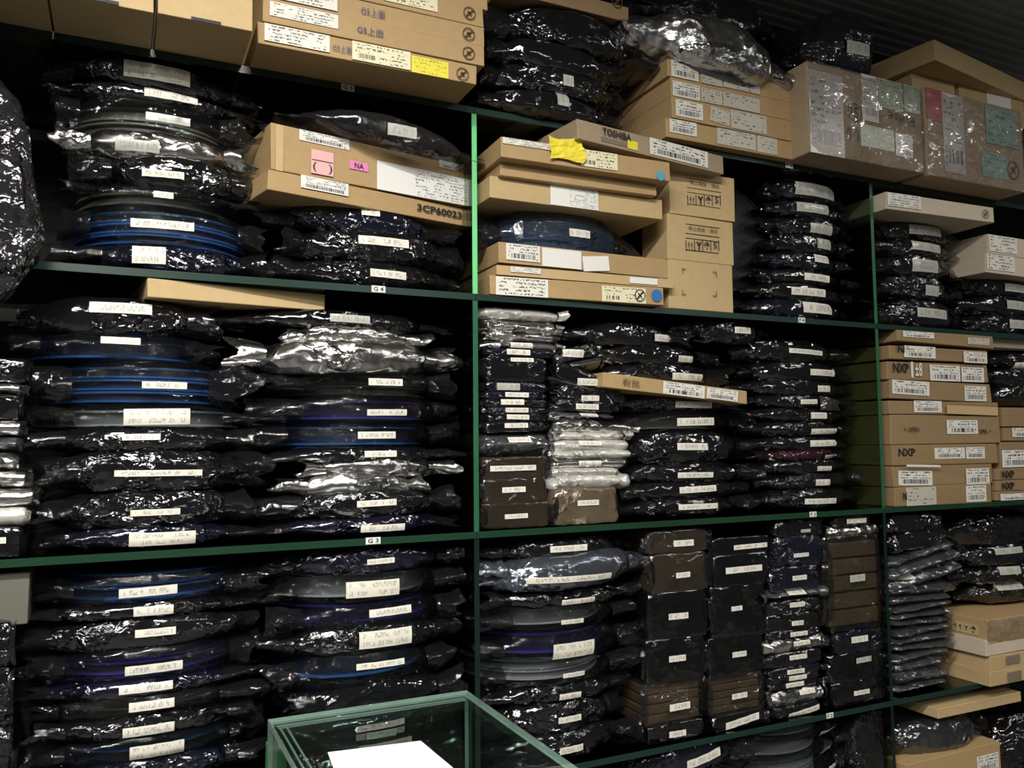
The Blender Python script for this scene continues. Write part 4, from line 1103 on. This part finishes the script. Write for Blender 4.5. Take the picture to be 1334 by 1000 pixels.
# black reel standing on edge
R_ = 0.170; c = at(1002, 285, 0.115)
reel = link('component_reel', disc_mesh('reel_black', R_, 0.004), loc=(c[0] - R_, 0.118, Z4 + R_ + 0.001)); reel.rotation_euler = (math.radians(90), 0, math.radians(-6))
tag(reel, 'large black reel standing on edge behind the small square cartons', 'reel')
f2 = link('flange', disc_mesh('reel_black', R_, 0.004), reel, (0, 0, -0.03)); link('tape_roll', disc_mesh('tape_dark', R_ * 0.8, 0.026), reel, (0, 0, -0.015))
rim = []; n = 64
for i in range(n):
    a = 2 * math.pi * i / n
    for (r, z) in ((R_, 0.0), (R_, 0.005), (R_ - 0.006, 0.005), (R_ - 0.006, 0.002)): rim.append((r * math.cos(a), r * math.sin(a), z))
link('rim', mesh_from('rim', rim, [(4 * i + k, 4 * ((i + 1) % n) + k, 4 * ((i + 1) % n) + k + 1, 4 * i + k + 1) for i in range(n) for k in range(3)], MATS['reel_black'], smooth=True), reel)
# --- right bay cartons
b = carton('slim carton with white label resting on bags, right bay top', (1154, 249), (1295, 271), (1294, 289), (1155, 272), 'kraft_white', -0.03, 0.3)
sticker(b, 1156, 1199, 251, 273, 'print_sticker'); ring(b, 1283, 279, 4, 'ink_brown', True)
for i, (a, TL, TR, BR, BL) in enumerate((('upper carton with white label at right edge above black bags', (1287, 305), (1400, 322), (1400, 346), (1286, 329)), ('lower carton with white label at right edge above black bags', (1284, 329), (1400, 346), (1400, 370), (1283, 353)))):
    b = carton(a, TL, TR, BR, BL, 'kraft_white', -0.01, 0.3, rot=0.0, group='cartons at the right edge'); sticker(b, 1288 - 3 * i, 1324 - 3 * i, 306 + 24 * i, 331 + 24 * i, 'print_sticker')
RB = [
    ('thin carton with two labels, topmost of right carton stack', (1170, 428), (1295, 441), (1294, 455), (1167, 443), 'kraft_dull'),
    ('torn carton with peeled label, second in right carton stack', (1160, 445), (1286, 459), (1288, 477), (1158, 464), 'kraft_dull'),
    ('carton with chalk marks, third from top in right carton stack', (1155, 467), (1287, 478), (1288, 501), (1155, 491), 'kraft_dull'),
    ('carton with tilted white label, fourth in right carton stack', (1160, 491), (1293, 503), (1292, 526), (1160, 517), 'kraft_dull'),
    ('thin carton with low white label, fifth in right carton stack', (1159, 517), (1300, 527), (1300, 543), (1160, 538), 'kraft_dull'),
    ('tallest carton with open arrows in right carton stack', (1160, 538), (1302, 543), (1301, 579), (1162, 578), 'kraft_dull'),
    ('carton with dark lettering, third from bottom, right carton stack', (1161, 579), (1299, 580), (1299, 603), (1162, 605), 'kraft_dull'),
    ('crushed carton with scribbled label, second lowest, right carton stack', (1163, 605), (1296, 603), (1292, 632), (1164, 633), 'kraft_dull'),
    ('lowest carton of the right carton stack with big label', (1166, 633), (1292, 632), (1292, 655), (1166, 660), 'kraft_dull'),
]
rb = [carton(a, TL, TR, BR, BL, m, 0.0 if i not in (0, 1) else -0.005, 0.32, rot=0.0, group='right carton stack', floor=Z3 if i == 8 else None, jitter=0.003, bevel=0.0025) for i, (a, TL, TR, BR, BL, m) in enumerate(RB)]
sticker(rb[0], 1176, 1216, 430, 442, 'print_barcode'); sticker(rb[0], 1260, 1288, 440, 449, 'print_receipt')
word(rb[1], 'N', 1168, 1177, 450, 459, 'ink_black', 0.03); sticker(rb[1], 1177, 1218, 451, 466, 'print_barcode'); sticker(rb[1], 1255, 1285, 457, 474, 'print_barcode')
word(rb[2], 'NXP', 1162, 1183, 473, 485, 'ink_black', 0.04); sticker(rb[2], 1186, 1189, 470, 493, 'chalk', 'chalk_mark'); word(rb[2], '±8', 1191, 1200, 472, 490, 'chalk', 0.02, name='chalk_mark'); sticker(rb[2], 1211, 1250, 473, 499, 'print_barcode'); sticker(rb[2], 1252, 1281, 477, 499, 'print_barcode')
sticker(rb[3], 1162, 1210, 493, 517, 'print_barcode', rot=0.03); sticker(rb[3], 1256, 1284, 502, 523, 'print_barcode')
sticker(rb[4], 1190, 1226, 521, 538, 'print_barcode'); sticker(rb[4], 1232, 1298, 529, 540, 'kraft_light', 'torn_flap', y=-0.006, rot=0.02)
word(rb[5], '← OPEN', 1176, 1196, 556, 562, 'ink_black', 0.01); word(rb[5], 'OPEN →', 1274, 1290, 559, 565, 'ink_black', 0.01); sticker(rb[5], 1233, 1273, 547, 565, 'print_barcode')
word(rb[6], 'NXP', 1169, 1191, 584, 594, 'ink_black', 0.04); sticker(rb[6], 1217, 1256, 583, 597, 'print_barcode'); sticker(rb[6], 1258, 1282, 582, 597, 'print_barcode')
sticker(rb[7], 1170, 1214, 613, 632, 'print_barcode', rot=0.03); sticker(rb[7], 1176, 1220, 599, 606, 'paper_white', 'torn_flap', y=-0.012, rot=0.03); sticker(rb[7], 1258, 1288, 609, 631, 'print_barcode')
word(rb[8], 'N', 1175, 1180, 641, 651, 'ink_black', 0.03); sticker(rb[8], 1180, 1219, 634, 658, 'print_receipt'); sticker(rb[8], 1258, 1284, 632, 653, 'print_barcode')
RR = [
    ('plain brown carton at right edge beside the tallest open-arrow carton', (1306, 529), (1400, 534), (1400, 556), (1306, 554), 'kraft_dull', None),
    ('thin carton with pale label, second in right edge carton column', (1308, 555), (1400, 558), (1400, 575), (1308, 573), 'kraft_dull', (1318, 1345, 557, 569)),
    ('carton with scribbled label, third in right edge carton column', (1304, 574), (1400, 576), (1400, 610), (1303, 610), 'kraft_dull', (1305, 1345, 586, 608)),
    ('thin lettered carton, fourth in right edge carton column', (1298, 611), (1400, 608), (1400, 622), (1297, 625), 'kraft_dull', 'NXP'),
    ('thin lettered carton, fifth in right edge carton column', (1298, 626), (1400, 622), (1400, 635), (1297, 640), 'kraft_dull', 'NXP'),
    ('lowest thin carton with barcode label in right edge column', (1297, 640), (1400, 636), (1400, 648), (1297, 653), 'kraft_dull', (1303, 1345, 641, 652)),
]
for i, (a, TL, TR, BR, BL, m, s) in enumerate(RR):
    b = carton(a, TL, TR, BR, BL, m, 0.0, 0.3, rot=0.0, group='right edge carton column', floor=Z3 if i == 5 else None)
    if s == 'NXP': word(b, 'NXP', 1304, 1320, TL[1] + 2, TL[1] + 11, 'ink_black', 0.04)
    elif s: sticker(b, *s, 'print_barcode')
b = carton('white thin carton lying on black bags at right edge', (1286, 449), (1400, 440), (1400, 452), (1292, 458), 'kraft_white', 0.03, 0.2, rot=0.0)
YB = float(atz(1290, 895, Z2)[1])
# --- right bay, lower: cartons standing proud of the shelf
b = carton('lower of two plain tan cartons beside the pouch stack', (1290, 872), (1400, 856), (1400, 880), (1290, 895), 'kraft_light', YB, 0.16, rot=0.0, floor=Z2, group='angled cartons, lower right'); sticker(b, 1312, 1330, 874, 886, 'ink_grey', 'printed_mark')
b = carton('upper of two plain tan cartons beside the pouch stack', (1290, 853), (1400, 838), (1400, 857), (1290, 873), 'kraft_light', YB, 0.16, rot=0.0, group='angled cartons, lower right'); sticker(b, 1310, 1328, 853, 864, 'ink_grey', 'printed_mark')
b = carton('off-white carton between tan cartons and arrow-marked carton', (1284, 834), (1400, 815), (1400, 836), (1284, 853), 'kraft_white', YB, 0.16, rot=0.0, group='angled cartons, lower right')
b = carton('film-wrapped brown carton with handling arrows, lower right', (1288, 806), (1400, 792), (1400, 822), (1284, 836), 'kraft', YB, 0.16, rot=0.0, group='angled cartons, lower right'); wrap(b)
me = quad_mesh(0.075, 0.026, 'kraft_light')
side = link('symbol_panel', me, b['o'], (-b['w'] / 2 - 0.0016, 0.06, b['h'] * 0.5)); side.rotation_euler = (0, 0, math.radians(-90))
put_text(side, '↑↑ Y ☂', 0, 0, 0.065, 0.018, -0.001, 'ink_black', 0.02)
b = carton('flat carton with faded label on top of the angled cartons', (1258, 788), (1400, 786), (1400, 800), (1258, 803), 'kraft_dull', 0.06, 0.2, rot=0.0, group='angled cartons, lower right'); sticker(b, 1290, 1322, 789, 800, 'print_receipt')
b = carton('loose flat cardboard carton under shelf, lower right', (1222, 924), (1330, 900), (1330, 912), (1222, 938), 'kraft_light', -0.01, 0.18, rot=0.0)
b = carton('brown carton at bottom edge below crumpled film, lower right', (1180, 988), (1304, 972), (1304, 1010), (1180, 1030), 'kraft', -0.01, 0.3, rot=0.0); sticker(b, 1272, 1300, 982, 1004, 'print_barcode')
# --- left bay cartons
b = carton('long plain tan carton on top of bags under tag G4', (193, 362), (423, 384), (423, 404), (191, 386), 'kraft_light', 0.0, 0.3)
b = carton('upper label-covered carton with pink stickers above tag G4', (355, 162), (613, 216), (613, 271), (352, 219), 'kraft', -0.025, 0.36, jitter=0.002)
sticker(b, 390, 455, 170, 195, 'print_barcode'); sticker(b, 405, 434, 197, 228, 'paper_pink', 'pink_sticker'); word(b, '(   )', 407, 432, 213, 226, 'ink_black'); sticker(b, 406, 433, 210, 211, 'ink_black', 'printed_line', y=-0.0032).scale[2] = 0.25
sticker(b, 455, 479, 211, 222, 'paper_magenta', 'pink_sticker'); word(b, 'NA', 461, 473, 213, 220, 'ink_black', 0.01); sticker(b, 493, 612, 222, 258, 'print_white_sparse'); sticker(b, 572, 597, 210, 222, 'print_barcode'); tape(b, 366, 10)
b = carton('lower brown carton with stencilled code above tag G4', (349, 219), (614, 272), (614, 296), (349, 245), 'kraft', -0.035, 0.36, jitter=0.002)
word(b, '3CP60023', 543, 601, 271, 280, 'ink_black', 0.03); sticker(b, 392, 454, 230, 254, 'print_barcode_big', rot=0.0)
b = carton('greenish grey box at left edge just below shelf', (-60, 752), (38, 746), (38, 812), (-60, 820), 'bin_grey', 0.02, 0.25, rot=0.0)

# ---- big clear bag bulging into view at the left edge
bag('large crumpled clear bag bulging out at the upper left edge', -140, 54, 62, 388, 't', None, Y=-0.12, A=0.045, flat=True, p=4, e=2.0, cell=0.11, D=0.12, mat='film_bulge', droop=0.0, m=0.05, xprof=((0, -20), (0.06, 2), (0.18, 34), (0.45, 44), (0.72, 60), (0.86, 42), (1.0, 10)))

# ------------------------------------------------------------------ glass display case in front
bl = at(349, 931, -0.03); br = at(608, 904, -0.03)
zc_ = (bl[2] + br[2]) / 2
gx0, gx1 = bl[0], br[0]
case = link('glass_case', None, loc=((gx0 + gx1) / 2, -0.03, zc_ - 0.35))
tag(case, 'clear glass display case with thick greenish edges, front bottom', 'display case')
hw = (gx1 - gx0) / 2; cd = 0.42; g = 0.007


def case_part(name, lo, hi, edge_axes):
    me = box_mesh(name, lo, hi, MATS['glass_case']); me.materials.append(MATS['edge_case'])
    for p in me.polygons:
        if any(abs(p.normal[a]) > 0.9 for a in edge_axes): p.material_index = 1
    return link(name, me, case)


case_part('top_pane', (-hw, -cd, 0.35 - g), (hw, 0, 0.35), (0, 1))
case_part('back_pane', (-hw, -g, 0), (hw, 0, 0.35 - g - 0.0005), (0, 2))
case_part('side_pane', (-hw, -cd, 0), (-hw + g, -g - 0.0005, 0.35 - g - 0.0005), (1, 2))
case_part('side_pane', (hw - g, -cd, 0), (hw, -g - 0.0005, 0.35 - g - 0.0005), (1, 2))
for q in (0.014, 0.024):
    link('rim_strip', box_mesh('rim_strip', (-hw + 0.012, -q - 0.003, 0.35 - g - 0.0025), (hw - 0.012, -q, 0.35 - g - 0.0008), MATS['edge_case']), case)
    link('rim_strip', box_mesh('rim_strip', (-hw + q, -cd, 0.35 - g - 0.0025), (-hw + q + 0.003, -0.030, 0.35 - g - 0.0008), MATS['edge_case']), case)
zt_ = zc_ + 0.0006
quad = [atz(427, 980, zt_), atz(548, 965, zt_), atz(640, 1042, zt_), atz(458, 1066, zt_)]
org = quad[0]
vv = [tuple(q - org) for q in quad]; vv = vv + [(a, b_, c_ + 0.0006) for a, b_, c_ in vv]
pm = mesh_from('paper_sheet', vv, [(3, 2, 1, 0), (4, 5, 6, 7), (0, 1, 5, 4), (1, 2, 6, 5), (2, 3, 7, 6), (3, 0, 4, 7)], MATS['paper_sheet'])
tag(link('paper_sheet', pm, loc=tuple(org)), 'white sheet of paper lying on the glass display case', 'paper')
